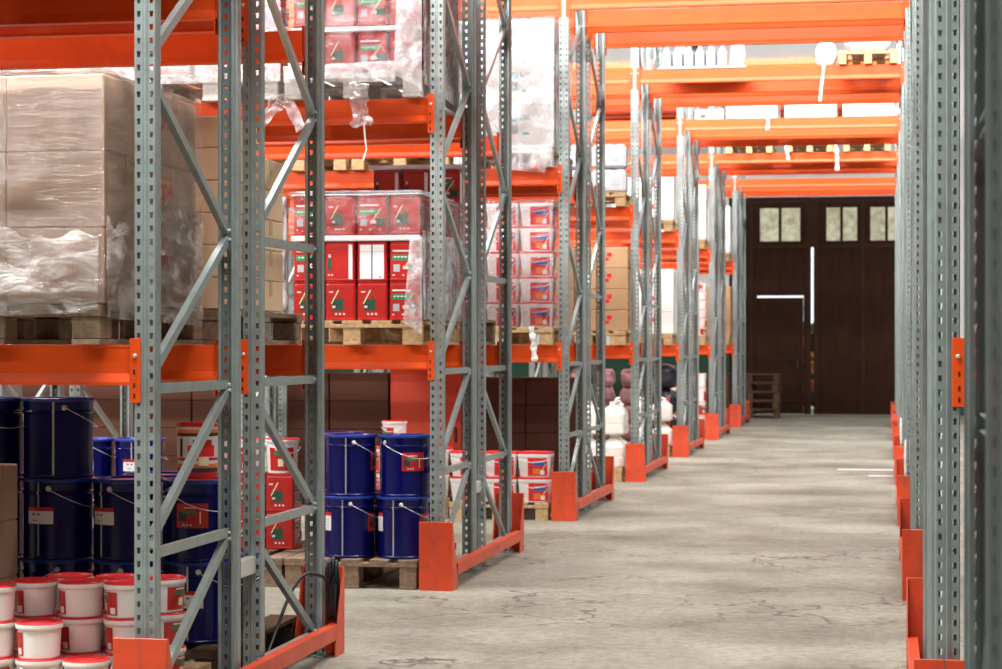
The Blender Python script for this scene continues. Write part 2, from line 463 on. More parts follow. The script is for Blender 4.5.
mb = MB(); mb.box(-0.06, 0.06, -0.012, 0.09, 0.0, 0.008, 'galv', 0.002)
for sx in (-0.05, 0.05): mb.lathe([(0.009, 0.008), (0.009, 0.018), (0.0, 0.020)], 6, 'plate', sx, 0.03)
FOOT = mb.mesh('foot_plate'); fix_normals(FOOT)

def brace_mesh(y0, z0, y1, z1):
    """C-channel between two uprights in the plane x = 0"""
    mb = MB(); p, q = Vector((0, y0, z0)), Vector((0, y1, z1)); d = (q - p); L = d.length; d.normalize()
    side = Vector((0, -d.z, d.y))
    mtx = Matrix(((1, d.x, side.x, p.x), (0, d.y, side.y, p.y), (0, d.z, side.z, p.z), (0, 0, 0, 1)))
    w, dp, t = 0.019, 0.013, 0.003
    poly = [(dp, -w), (dp, w), (-dp, w), (-dp, w - t), (dp - t, w - t), (dp - t, -w + t), (-dp, -w + t), (-dp, -w)]
    # polygon in (x, side); extruded along d
    n = len(poly); vs = [mtx @ Vector((x, 0, s)) for x, s in poly] + [mtx @ Vector((x, L, s)) for x, s in poly]
    mb.add(vs, [(i, (i + 1) % n, n + (i + 1) % n, n + i) for i in range(n)] + [tuple(range(n - 1, -1, -1)), tuple(range(n, 2 * n))], 'galv')
    for e in (0.018, L - 0.018):
        c = p + d * e
        k = len(mb.v); mb.lathe([(0.008, 0), (0.008, 0.008), (0, 0.010)], 6, 'plate')
        mb.xf(Matrix.Translation(c + Vector((dp, 0, 0))) @ Matrix.Rotation(PI / 2, 4, 'Y'), k)
    me = mb.mesh('brace'); fix_normals(me); return me
ya, yb = 0.060, 0.990
def frame_braces(flip):
    A = (ya, yb) if not flip else (yb, ya)
    # front frame: node heights read at the outer upright (o) and the inner one (i)
    segs = [('o', .105, 'i', .105), ('o', .16, 'i', .70), ('o', .715, 'i', .715), ('o', .77, 'i', 1.32), ('o', 1.335, 'i', 1.335)]
    if not flip: segs += [('o', 1.39, 'i', 1.95), ('i', 1.97, 'o', 2.50), ('o', 2.60, 'i', 3.19), ('i', 3.21, 'o', 3.78), ('o', 3.80, 'i', 4.38), ('i', 4.40, 'o', 4.98), ('o', 5.0, 'i', 5.6), ('i', 5.62, 'o', 6.2)]
    else: segs += [('o', 1.96, 'i', 1.96), ('i', 2.01, 'o', 2.59), ('o', 2.61, 'i', 3.19), ('i', 3.21, 'o', 3.79), ('o', 3.81, 'i', 4.39), ('i', 4.41, 'o', 4.99), ('o', 5.01, 'i', 5.6), ('i', 5.62, 'o', 6.2)]
    out = []
    for a, z0, b, z1 in segs:
        y0 = A[0] if a == 'o' else A[1]; y1 = A[0] if b == 'o' else A[1]
        if flip:  # lower diagonals of the back frame lean the other way
            if (z0, z1) == (.16, .70): z0, z1 = .12, .63
            if (z0, z1) == (.77, 1.32): z0, z1 = .73, 1.25
        out.append(brace_mesh(y0, z0, y1, z1))
    return out
BR_A, BR_B = frame_braces(False), frame_braces(True)

def beam_mesh(L):
    mb = MB()
    poly = [(0.010, 0.150), (0.010, 0.142), (0.012, 0.140), (0.012, 0.044), (-0.004, 0.012), (-0.004, 0.0), (0.054, 0.0), (0.054, 0.012), (0.042, 0.040), (0.042, 0.150)]
    mb.prism(poly, 'x', 0, L, 'beam')
    me = mb.mesh('beam'); fix_normals(me); return me
BEAM = beam_mesh(2.812)
def connector_mesh(sgn):
    """end plate of a beam; sgn=+1 plate reaches past the right-hand end"""
    mb = MB()
    x0, x1 = (-0.012, 0.030) if sgn > 0 else (-0.030, 0.012)
    mb.box(x0, x1, -0.006, -0.002, -0.065, 0.175, 'beam', 0.001)
    mb.box(-0.012 if sgn > 0 else 0.009, -0.009 if sgn > 0 else 0.012, -0.006, 0.055, -0.065, 0.175, 'beam', 0.001)
    k = len(mb.v); mb.lathe([(0.008, 0), (0.008, 0.006), (0.004, 0.009), (0, 0.009)], 8, 'plate')
    mb.xf(Matrix.Translation((0.010 * sgn, -0.006, 0.11)) @ Matrix.Rotation(PI / 2, 4, 'X'), k)
    for zz in (0.04, -0.01, -0.05): mb.box(0.006 * sgn - 0.004, 0.006 * sgn + 0.004, -0.0066, -0.0058, zz, zz + 0.018, 'hole')
    me = mb.mesh('connector'); fix_normals(me); return me
CON_R, CON_L = connector_mesh(1), connector_mesh(-1)
mb = MB(); mb.box(-0.02, 0.02, 0.0, 0.29, -0.038, 0.038, 'plate', 0.004)
SPACER = mb.mesh('row_spacer'); fix_normals(SPACER)

HALF = 0.043
def add_beam(root, bay, level, yo, face):
    """bay: frame index on its left; face -1 looks toward the camera, +1 away"""
    x0 = FRAME_X[bay] + HALF + 0.003
    L = FRAME_X[bay + 1] - FRAME_X[bay] - 2 * HALF - 0.006
    z = LZ[level] - 0.150
    b = link('beam', BEAM, root, (0, 0, 0)); b.scale = (L / 2.812, 1, 1)
    if face < 0:
        b.location = (x0, yo, z)
        for px, cm in ((x0 + L, CON_R), (x0, CON_L)):
            c = link('connector', cm, b, ((px - x0) / (L / 2.812), 0, 0)); c.scale = (2.812 / L, 1, 1)
    else:
        b.location = (x0 + L, yo, z); b.rotation_euler = (0, 0, PI)
        for px, cm in ((0.0, CON_L), (L, CON_R)):
            c = link('connector', cm, b, (px / (L / 2.812), 0, 0)); c.scale = (2.812 / L, 1, 1)

RACKLABEL = {
    0: ('dark grey blurred rack upright standing closest to the camera at the picture edge', 'blurred'),
    1: 'big grey steel pallet rack with the stretch-wrapped carton load and white bucket stack',
    2: 'second grey and orange pallet rack, holding red tins above blue drums',
    3: 'third pallet rack along the aisle, holding pink-wrapped tubs, white load above',
    4: 'fourth pallet rack along the aisle, with tan cartons and white jugs below',
    5: 'fifth pallet rack along the aisle, with white loads over the passage',
    6: 'sixth pallet rack along the aisle, pallets in a row over the passage',
    7: 'last pallet rack before the brown doors'}
def make_rack(k):
    lab = RACKLABEL[k] if k else RACKLABEL[0][0]
    r = thing('pallet_rack', lab, 'pallet rack', (0, rowY(k), 0), 0, 'pallet racks along the aisle')
    lines = [1, 2]
    if k >= 1: lines.append(0)
    if k >= 3: lines.append(-1)
    if k <= 1: lines.append(3)
    for fi in lines:
        X = FRAME_X[fi]
        for (yo, rot) in ((A0, 0), (A1, PI), (B0, 0), (B1, PI)):
            link('upright', UPR, r, (X, yo, 0.009), rot)
            link('foot_plate', FOOT, r, (X, yo, 0.0), rot)
        for yo, brs in ((A0, BR_A), (B0, BR_B)):
            for i, me in enumerate(brs):
                if k == 0 and i > 8: continue
                link('brace', me, r, (X, yo, 0))
        for z in (0.545, 4.9):
            link('row_spacer', SPACER, r, (X + 0.0, A1 + 0.002, z)).scale = (1, 0.286 / 0.29, 1)
    bays = []
    if k >= 1: bays += [(0, (1, 2, 3) + ((4,) if k >= 5 else ()))]
    if k >= 3: bays += [(-1, (1, 2, 3))]
    bays += [(1, (3,) + ((4,) if k >= 5 else ()))]
    if k <= 1: bays += [(2, (1,))]
    for bay, lv in bays:
        for l in lv:
            for yo, face in ((A0 - 0.001, -1), (A1 + 0.001, 1), (B0 - 0.001, -1), (B1 + 0.001, 1)):
                add_beam(r, bay, l, yo, face)
    return r
for k in range(0, 8): make_rack(k)

# ------------------------------------------------------------------ rack guards
def guard_meshes(side):
    """side +1: rail on the +x side"""
    plate = MB()
    w = 0.104
    plate.box(-w, w, -0.006, 0.0, 0.0, 0.42, 'guard', 0.002)
    for s in (-1, 1):
        x0, x1 = (w - 0.006, w) if s > 0 else (-w, -w + 0.006)
        plate.prism([(0.0, 0.0), (0.165, 0.0), (0.165, 0.05), (0.014, 0.42), (0.0, 0.42)], 'x', x0, x1, 'guard')
    plate.box(-0.002, 0.002, -0.0066, -0.006, 0.0, 0.42, 'seam')
    for bx in (-0.06, 0.06):
        plate.box(bx - 0.03, bx + 0.03, 0.0, 0.06, 0.0, 0.006, 'guard')
    rail = MB(); t = 0.004; x0, x1, z0, z1 = 0, 0.050, 0, 0.070
    for a in ((x0, x1, z0, z0 + t), (x0, x1, z1 - t, z1), (x0, x0 + t, z0 + t, z1 - t), (x1 - t, x1, z0 + t, z1 - t)):
        rail.box(a[0], a[1], 0, 2.34, a[2], a[3], 'guard')
    rail.box(x0 + t, x1 - t, 0.10, 0.104, z0 + t, z1 - t, 'hole')
    pm, rm = plate.mesh('end_plate'), rail.mesh('rail'); fix_normals(pm); fix_normals(rm); return pm, rm
G_PLATE, G_RAIL = guard_meshes(1)
def make_guard(k, fi):
    X = FRAME_X[fi]; Y = rowY(k)
    where = {1: 'big nearest', 2: 'second', 3: 'third', 4: 'fourth', 5: 'fifth', 6: 'sixth', 7: 'last'}[k]
    side = 'goods' if fi == 1 else 'bare'
    lab = f"orange steel foot guard of the {where} rack, {side} side of the aisle"
    g = thing('rack_guard', lab, 'rack guard', (X, Y, 0), 0, 'orange guards at the rack feet')
    sx = 0.013 if fi == 1 else -0.013
    link('end_plate', G_PLATE, g, (sx, -0.088, 0))
    link('end_plate', G_PLATE, g, (sx, 2.478, 0), PI)
    link('rail', G_RAIL, g, ((0.066 if fi == 1 else -0.116), 0.09, 0.082))
for k in range(1, 8):
    for fi in (1, 2): make_guard(k, fi)

# ------------------------------------------------------------------ setting
mb = MB(); mb.quad((-13, -5, 0), (9, -5, 0), (9, 46.6, 0), (-13, 46.6, 0), 'floor'); struct('floor', mb)
DY = 45.6; DT = 4.69; DX0, DXM, DX1 = -3.35, -1.56, 0.42
mb = MB()
mb.box(-13, DX0, DY, DY + 0.3, 1.42, 9.2, 'wall'); mb.box(-13, DX0, DY, DY + 0.3, 0, 1.42, 'dado')
mb.box(DX1, 9, DY, DY + 0.3, 1.42, 9.2, 'wall'); mb.box(DX1, 9, DY, DY + 0.3, 0, 1.42, 'dado')
mb.box(DX0, DX1, DY, DY + 0.3, DT, 9.2, 'wall'); struct('wall_back', mb)
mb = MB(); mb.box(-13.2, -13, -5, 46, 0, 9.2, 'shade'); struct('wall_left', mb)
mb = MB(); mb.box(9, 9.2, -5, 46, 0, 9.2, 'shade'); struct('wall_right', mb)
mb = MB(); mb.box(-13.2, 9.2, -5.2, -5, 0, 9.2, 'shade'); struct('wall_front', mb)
mb = MB(); mb.box(-13.2, 9.2, -5.2, 46, 9.2, 9.4, 'ceil'); struct('ceiling', mb)

def door_leaf(n, x0, x1, wins, stiles, wicket=None):
    mb = MB(); y = DY + 0.06
    if wicket:      # leaf with a cut-out that holds the small door
        wx0, wx1, wz = wicket
        mb.box(x0, wx0, y, y + 0.05, 0.01, DT - 0.01, 'door'); mb.box(wx1, x1, y, y + 0.05, 0.01, DT - 0.01, 'door')
        mb.box(wx0, wx1, y, y + 0.05, wz, DT - 0.01, 'door')
    else: mb.box(x0, x1, y, y + 0.05, 0.01, DT - 0.01, 'door')
    o = struct(f'door_{n}', mb)
    fr = MB()
    for a in stiles: fr.box(a - 0.05, a + 0.05, y - 0.025, y, 0.02, DT - 0.03, 'doorframe', 0.004)
    for z in (DT - 0.10, 3.62): fr.box(x0 + 0.02, x1 - 0.02, y - 0.02, y, z - 0.05, z + 0.05, 'doorframe', 0.004)
    struct('door_framing', fr, o)
    for a, b in wins:
        p = MB(); p.box(a, b, y - 0.012, y - 0.004, 3.74, 4.45, 'pane', 0.003); struct('pane', p, o)
        s = MB()
        for c in (a - 0.035, b): s.box(c, c + 0.035, y - 0.028, y - 0.001, 3.70, 4.49, 'doorframe')
        for z in (3.70, 4.455): s.box(a, b, y - 0.028, y - 0.001, z, z + 0.035, 'doorframe')
        struct('pane_frame', s, o)
    if wicket:
        w = MB(); w.box(wx0 + 0.002, wx1 - 0.006, y, y + 0.05, 0.02, wz - 0.045, 'door')
        for z in (0.3, 1.2, wz - 0.13): w.box(wx0 + 0.05, wx1 - 0.05, y - 0.015, y, z - 0.04, z + 0.04, 'doorframe', 0.003)
        wd = struct('wicket_door', w, o)
        h = MB(); h.box(wx1 - 0.14, wx1 - 0.11, y - 0.06, y - 0.02, 1.0, 1.16, 'dark', 0.005); struct('door_handle', h, wd)
W = lambda px: xat(px, DY)
door_leaf(1, DX0 + 0.01, DXM - 0.028, [(W(760), W(778.5)), (W(781.5), W(800))], [DX0 + 0.08, W(751), W(808.5)], (W(757), W(803.5), zat(295.5, -1.9, DY)))
door_leaf(2, DXM + 0.028, DX1 - 0.01, [(W(826.5), W(840)), (W(843), W(857)), (W(870.5), W(885)), (W(888), W(902))], [W(816.5), W(863), DX1 - 0.1])
mb = MB(); mb.box(DXM - 0.045, DXM + 0.045, DY + 0.02, DY + 0.058, 3.60, DT - 0.02, 'doorframe', 0.004); mb.box(DXM - 0.04, DXM + 0.04, DY + 0.115, DY + 0.14, 1.35, 1.75, 'doorframe', 0.004); struct('trim_2', mb)
# things outside, glimpsed through the slit between the leaves
mb = MB(); mb.quad((-20, 46.0, -0.02), (16, 46.0, -0.02), (16, 80, -0.02), (-20, 80, -0.02), 'floor'); struct('outside_ground', mb)
mb = MB()
for i in range(26):
    x = -6 + i * 0.4
    mb.lathe([(0.0, 0.0), (0.42, 0.2), (0.5, 0.9), (0.42, 1.7 + 0.25 * math.sin(i * 1.7)), (0.2, 2.05 + 0.1 * math.sin(i)), (0.0, 2.1)], 9, 'hedge', x, 50 + 0.15 * math.sin(i * 2.3))
h = link('hedge', mb.mesh('hedge')); tag(h, 'flowering hedge outside, glimpsed through the slit between the doors', 'hedge', None, 'stuff')

# pale dashes on the floor by the far feet
mb = MB()
for px0, px1, py in ((838, 893, 470), (868, 893, 476)):
    Y = CAMZ * F / (py - 345.0) / CT
    mb.box(xat(px0, Y), xat(px1, Y), Y - 0.09, Y + 0.09, 0.0005, 0.002, 'paleline')
struct('trim_1', mb)

# ------------------------------------------------------------------ goods: templates
def pallet_parts(w, d, h, wood):
    deck = MB(); bw = 0.1
    n = 5; g = (w - n * 0.125) / (n - 1) if w < 0.95 else (w - n * 0.145) / (n - 1); b = 0.125 if w < 0.95 else 0.145
    for i in range(n):
        x = -w / 2 + i * (b + g); deck.box(x, x + b, -d / 2, d / 2, h - 0.022, h, wood, 0.002)
    for y in (-d / 2 + 0.05, 0, d / 2 - 0.05): deck.box(-w / 2, w / 2, y - 0.05, y + 0.05, h - 0.044, h - 0.022, wood, 0.002)
    blk = []; run = []
    for x in (-w / 2 + 0.06, 0, w / 2 - 0.06):
        for y in (-d / 2 + 0.065, 0, d / 2 - 0.065):
            m_ = MB(); m_.box(x - 0.055, x + 0.055, y - 0.06, y + 0.06, 0.020, h - 0.044, wood, 0.004); blk.append(m_)
        m_ = MB(); m_.box(x - 0.055, x + 0.055, -d / 2, d / 2, 0.0, 0.020, wood, 0.002); run.append(m_)
    return [('pallet', deck, None)] + [('block', m_, 0) for m_ in blk] + [('runner', m_, 0) for m_ in run]
def pallet_single(w, d, h, wood):
    ps = pallet_parts(w, d, h, wood); a = ps[0][1]
    for _, m_, _p in ps[1:]:
        b = len(a.v); a.v.extend(m_.v)
        for f in m_.f: a.f.append(tuple(b + q for q in f))
        a.m.extend(m_.m); a.sm.extend(m_.sm)
    return [('pallet', a, None)]
PAL = template(pallet_parts(0.87, 1.2, 0.148, 'wood'))
PAL_G = template(pallet_parts(0.87, 1.2, 0.18, 'woodgrey'))
PAL_L = template(pallet_parts(0.87, 1.2, 0.148, 'woodgrey'))
PAL_D = template(pallet_parts(0.87, 1.2, 0.18, 'wooddark'))
PAL_P = template(pallet_parts(0.87, 1.2, 0.165, 'woodpale'))
PAL_F = template(pallet_single(0.85, 1.2, 0.148, 'wood'))
PAL_H = template(pallet_parts(0.90, 1.2, 0.205, 'woodgrey'))

def carton_t(w, d, h, key='carton', mark=None, tape='tape', name='carton'):
    mb = MB(); mb.box(-w / 2, w / 2, -d / 2, d / 2, 0, h, key, min(0.006, h * 0.04))
    # flap seam along the top and down the ends
    mb.box(-w / 2 + 0.01, w / 2 - 0.01, -0.0015, 0.0015, h, h + 0.0006, 'seam')
    tp = MB(); tw = 0.024
    tp.box(-w / 2 + 0.004, w / 2 - 0.004, -tw, tw, h + 0.0008, h + 0.0014, tape)
    for s in (-1, 1):
        x = s * (w / 2)
        tp.box(min(x, x + s * 0.0010), max(x, x + s * 0.0010), -tw, tw, h - 0.07, h + 0.0014, tape)
    parts = [(name, mb, None), ('tape', tp, 0)]
    if mark: parts.append(('print', mark(w, d, h), 0))
    return template(parts)

def red_mark(w, d, h):
    """red handwritten-looking stencil strokes on the right side, as on the wrapped cartons"""
    mb = MB(); x = w / 2 + 0.0006
    def st(y0, z0, y1, z1, t=0.011):
        p, q = Vector((x, y0 * .62 - .06, z0)), Vector((x, y1 * .62 - .06, z1)); dd = (q - p).normalized(); n = Vector((0, -dd.z, dd.y)) * t / 2
        mb.add([p - n, q - n, q + n, p + n], [(0, 1, 2, 3)], 'redplastic')
    z = h * 0.50
    for i, ch in enumerate(('a', 'n', 'e')):
        c = -0.20 + i * 0.085
        if ch == 'a':
            pts = [(0.06, 0.05), (0.03, 0.065), (0.0, 0.04), (0.0, 0.015), (0.03, 0.0), (0.06, 0.02)]; st(c + .06, z + .065, c + .06, z)
        elif ch == 'n':
            st(c, z, c, z + .065); pts = [(0.0, 0.05), (0.03, 0.065), (0.055, 0.05), (0.055, 0.0)]
        else: pts = [(0.0, 0.035), (0.055, 0.035), (0.05, 0.055), (0.03, 0.065), (0.0, 0.04), (0.005, 0.01), (0.03, 0.0), (0.055, 0.012)]
        for (a0, b0), (a1, b1) in zip(pts, pts[1:]): st(c + a0, z + b0, c + a1, z + b1)
    for i in range(5): mb.box(x - 0.0004, x, -0.19 + i * 0.03, -0.168 + i * 0.03, z + 0.085, z + 0.096, 'redplastic')
    return mb

def tin_t():
    w, d, h = 0.196, 0.196, 0.241; e = 0.0008
    body = MB()
    # rounded square column
    def ring(r, z, ww):
        pts = []
        for cx, cy, a0 in ((1, 1, 0), (-1, 1, 90), (-1, -1, 180), (1, -1, 270)):
            for t in range(4):
                a = math.radians(a0 + t * 30)
                pts.append((cx * (ww / 2 - r) + r * math.cos(a), cy * (ww / 2 - r) + r * math.sin(a), z))
        return pts
    lv = [(0.018, 0.0, w - 0.004), (0.018, 0.004, w), (0.018, 0.010, w), (0.018, 0.012, w - 0.006), (0.018, h - 0.022, w - 0.006), (0.018, h - 0.016, w - 0.012), (0.018, h - 0.010, w - 0.006), (0.018, h - 0.002, w - 0.004), (0.016, h, w - 0.010), (0.014, h - 0.006, w - 0.02)]
    R = [ring(*a) for a in lv]; n = len(R[0]); vs = [p for r_ in R for p in r_]; fs = []
    for i in range(len(R) - 1):
        for j in range(n): fs.append((i * n + j, i * n + (j + 1) % n, (i + 1) * n + (j + 1) % n, (i + 1) * n + j))
    fs.append(tuple(range((len(R) - 1) * n, len(R) * n))); fs.append(tuple(range(n - 1, -1, -1)))
    body.add(vs, fs, 'red')
    cap = MB(); cap.lathe([(0.028, h - 0.006), (0.028, h - 0.001), (0.0, h - 0.001)], 12, 'white', 0.03, 0.03)
    hd = MB(); hd.tube([(-0.06, -0.02, h - 0.006), (-0.055, -0.02, h - 0.0015), (0.0, -0.02, h - 0.0012), (0.055, -0.02, h - 0.0015)], 0.0012, 'wire', 5)
    f = w / 2 - 0.0030
    L = MB()
    def patch(face, u0, u1, z0, z1, key, lift=1, skew=0.0):
        o = f + e * lift
        pts = [(u0, z0), (u1, z0), (u1 + skew, z1), (u0 + skew, z1)]
        fn = {0: lambda u, z: (u, -o, z), 1: lambda u, z: (o, u, z), 2: lambda u, z: (-u, o, z), 3: lambda u, z: (-o, -u, z)}[face]
        L.add([fn(u, z) for u, z in pts], [(0, 1, 2, 3)], key)
    # face 0: dark green pot picture, white brush stroke, three white dots
    patch(0, -0.055, 0.022, 0.060, 0.130, 'darkgreen'); patch(0, -0.055, -0.020, 0.085, 0.105, 'dark', 2)
    patch(0, -0.060, -0.052, 0.100, 0.185, 'cream', 3, 0.045); patch(0, -0.05, -0.03, 0.075, 0.09, 'pink', 3)
    patch(0, -0.005, 0.008, 0.135, 0.152, 'darkgreen')
    for i in range(3): patch(0, -0.032 + i * 0.025, -0.020 + i * 0.025, 0.032, 0.044, 'white')
    patch(0, -0.07, -0.045, 0.170, 0.178, 'white'); patch(0, -0.066, 0.066, 0.195, 0.1965, 'dark')
    # face 1: text line, green band, slanting brush
    patch(1, -0.075, 0.045, 0.178, 0.188, 'white', 1, 0.0); patch(1, -0.078, 0.055, 0.125, 0.160, 'green')
    for i in range(4): patch(1, -0.066 + i * 0.022, -0.052 + i * 0.022, 0.142, 0.150, 'white', 2)
    patch(1, -0.07, -0.03, 0.055, 0.10, 'grey', 1); patch(1, 0.0, 0.008, 0.085, 0.165, 'cream', 3, 0.055)
    patch(1, 0.025, 0.085, 0.055, 0.105, 'darkgreen', 2); patch(1, -0.01, 0.03, 0.07, 0.09, 'pink', 3)
    for i in range(3): patch(1, -0.075 + i * 0.06, -0.062 + i * 0.06, 0.030, 0.038, 'white')
    # face 2: two white text panels with a dark joint
    patch(2, -0.076, -0.004, 0.012, 0.222, 'paper'); patch(2, 0.004, 0.076, 0.012, 0.222, 'paper'); patch(2, -0.004, 0.004, 0.012, 0.222, 'dark')
    for i in range(2):
        patch(2, -0.07, 0.07, 0.11 + i * 0.07, 0.112 + i * 0.07, 'grey', 2)
    patch(2, 0.045, 0.06, 0.02, 0.026, 'dark', 2)
    # face 3: plain red with green bottle and a white strip at its edge
    patch(3, -0.076, -0.050, 0.065, 0.140, 'darkgreen'); patch(3, -0.072, -0.056, 0.145, 0.165, 'pink')
    patch(3, 0.058, 0.082, 0.010, 0.224, 'paper'); patch(3, -0.07, 0.045, 0.195, 0.1965, 'dark')
    for i in range(2): patch(3, -0.074 + i * 0.02, -0.064 + i * 0.02, 0.032, 0.042, 'white')
    return template([('red_tin', body, None), ('label', L, 0), ('cap', cap, 0), ('handle', hd, 0)])
TIN = tin_t()

def drum_t(R, H, kind, lab='wr'):
    body = MB(); b0 = R * 0.93
    body.lathe([(0.0, 0.004), (b0 - 0.008, 0.004), (b0, 0.0), (b0 + 0.003, 0.004), (b0 + 0.003, 0.012), (b0, 0.016), (R - 0.012, H * 0.80), (R - 0.006, H * 0.815), (R - 0.006, H * 0.83), (R - 0.012, H * 0.845), (R - 0.010, H - 0.014)], 40, 'drum')
    lid = MB()
    lid.lathe([(R - 0.010, H - 0.016), (R - 0.001, H - 0.016), (R, H - 0.010), (R - 0.001, H - 0.003), (R - 0.006, H), (R - 0.012, H - 0.002), (R - 0.018, H - 0.012), (R * 0.55, H - 0.010), (R * 0.5, H - 0.007), (0, H - 0.007)], 40, 'drumlid')
    sm = MB(); a = math.radians(-96)
    def rad(z): return b0 + (R - 0.012 - b0) * min(1, z / (H * 0.80))
    def curved(mb, a0, a1, z0, z1, key, lift, n=10):
        vs = []; fs = []
        for j in range(n + 1):
            t = math.radians(a0 + (a1 - a0) * j / n)
            for z in (z0, z1): vs.append(((rad(z) + lift) * math.cos(t), (rad(z) + lift) * math.sin(t), z))
        for j in range(n): fs.append((2 * j, 2 * j + 2, 2 * j + 3, 2 * j + 1))
        mb.add(vs, fs, key, True)
    curved(sm, -97.5, -94.5, 0.016, H * 0.80, 'tinplate', 0.0016, 2)
    curved(sm, -97.5, -94.5, H * 0.845, H - 0.018, 'tinplate', 0.002, 2)
    curved(sm, -97.8, -94.2, H * 0.80, H * 0.845, 'tinplate', 0.0072, 2)
    hd = MB()
    lugs = (-78, 102)
    pts = []
    for i in range(17):
        t = i / 16; ang = math.radians(lugs[0] + 180 * t); dip = math.sin(PI * t) * 0.62
        rr = R + 0.010
        pts.append((rr * math.cos(ang), rr * math.sin(ang), H * 0.88 - dip * H * 0.42))
    hd.tube(pts, 0.0022, 'wire', 6)
    lugp = []
    for l in lugs:
        lug = MB(); lugp.append(lug)
        ang = math.radians(l); k = len(lug.v)
        lug.lathe([(0.013, 0), (0.013, 0.005), (0.007, 0.011), (0, 0.012)], 10, 'plate')
        lug.xf(Matrix.Translation((rad(H * 0.88) * math.cos(ang), rad(H * 0.88) * math.sin(ang), H * 0.88)) @ Matrix.Rotation(ang, 4, 'Z') @ Matrix.Rotation(PI / 2, 4, 'Y'), k)
    parts = [('paint_drum', body, None), ('lid', lid, 0), ('seam_strip', sm, 0), ('handle', hd, 0)] + [('handle_lug', l_, 0) for l_ in lugp]
    lb = MB()
    q = 28 if kind == 1 else 0
    curved(lb, -62 + q, -8 + q, H * 0.42, H * 0.72, 'red', 0.0015)
    curved(lb, -58 + q, -44 + q, H * 0.50, H * 0.62, 'dark', 0.0020, 3); curved(lb, -22 + q, -20 + q, H * 0.47, H * 0.62, 'cream', 0.0024, 2)
    for i in range(3): curved(lb, -50 + q + i * 6, -47 + q + i * 6, H * 0.45, H * 0.465, 'white', 0.0022, 2)
    curved(lb, -50 + q, -28 + q, H * 0.595, H * 0.635, 'green', 0.0024, 4); curved(lb, -48 + q, -26 + q, H * 0.66, H * 0.675, 'pink', 0.0024, 4)
    if 'r' in lab: parts.append(('label', lb, 0))
    wl = MB()
    if kind == 1:
        curved(wl, -150, -126, H * 0.44, H * 0.68, 'paper', 0.0015, 6); curved(wl, -150, -126, H * 0.68, H * 0.74, 'red', 0.0015, 6)
        for i in range(4): curved(wl, -146, -132, H * (0.48 + 0.045 * i), H * (0.488 + 0.045 * i), 'grey', 0.0022, 4)
    else:
        curved(wl, -118, -70, H * 0.44, H * 0.60, 'paper', 0.0024, 6); curved(wl, -118, -70, H * 0.60, H * 0.65, 'red', 0.0024, 6)
        curved(wl, -108, -103, H * 0.55, H * 0.57, 'dark', 0.003, 2); curved(wl, -98, -93, H * 0.55, H * 0.57, 'dark', 0.003, 2)
        curved(wl, -106, -98, H * 0.48, H * 0.49, 'dark', 0.003, 2)
    if 'w' in lab: parts.append(('paper_label', wl, 0))
    return template(parts)
DRUM_A = drum_t(0.166, 0.36, 2)     # nearest rack
DRUM_AW, DRUM_AR, DRUM_AN = drum_t(0.166, 0.36, 2, 'w'), drum_t(0.166, 0.36, 2, 'r'), drum_t(0.166, 0.36, 2, '')
DRUM_B = drum_t(0.169, 0.38, 1)     # second rack
DRUM_BR = drum_t(0.169, 0.38, 1, 'r')

def bucket_t(R, H, handled=True, name='lidded_bucket'):
    body = MB(); b0 = R * 0.84
    body.lathe([(0, 0.003), (b0 - 0.006, 0.003), (b0, 0.0), (b0 + 0.002, 0.004), (R - 0.008, H - 0.028), (R - 0.002, H - 0.026), (R, H - 0.020), (R, H - 0.009), (R - 0.004, H - 0.007)], 32, 'white')
    lid = MB(); lid.lathe([(R - 0.003, H - 0.0085), (R - 0.001, H - 0.004), (R - 0.006, H), (R - 0.014, H - 0.001), (R - 0.020, H - 0.007), (R * 0.4, H - 0.005), (0, H - 0.005)], 32, 'redplastic')
    parts = [(name, body, None), ('lid', lid, 0)]
    def curved(mb, a0, a1, z0, z1, key, lift, n=12):
        vs = []; fs = []
        def rad(z): return b0 + (R - 0.008 - b0) * z / (H - 0.028)
        for j in range(n + 1):
            t = math.radians(a0 + (a1 - a0) * j / n)
            for z in (z0, z1): vs.append(((rad(z) + lift) * math.cos(t), (rad(z) + lift) * math.sin(t), z))
        for j in range(n): fs.append((2 * j, 2 * j + 2, 2 * j + 3, 2 * j + 1))
        mb.add(vs, fs, key, True)
    lb = MB(); z0, z1 = H * 0.08, H * 0.74
    curved(lb, -205, -110, z0, z1, 'red', 0.0030, 16)
    curved(lb, -134, -116, H * 0.12, H * 0.30, 'white', 0.0038, 4)
    curved(lb, -185, -140, H * 0.52, H * 0.62, 'green', 0.0038, 6); curved(lb, -180, -145, H * 0.66, H * 0.70, 'white', 0.0038, 6)
    curved(lb, -170, -150, H * 0.20, H * 0.42, 'cream', 0.0038, 4)
    parts.append(('label', lb, 0))
    hd = MB(); pts = []
    for i in range(13):
        t = i / 12; ang = math.radians(-185 + 120 * t); dip = math.sin(PI * t)
        pts.append(((R + 0.004) * math.cos(ang), (R + 0.004) * math.sin(ang), H * 0.76 - dip * H * 0.18))
    hd.tube(pts, 0.0025, 'white', 6)
    if handled: parts.append(('handle', hd, 0))
    return template(parts)
BUCKET_N = bucket_t(0.0925, 0.1385, False)
BUCKET = bucket_t(0.0925, 0.1385)
BUCKET_L = bucket_t(0.112, 0.225)

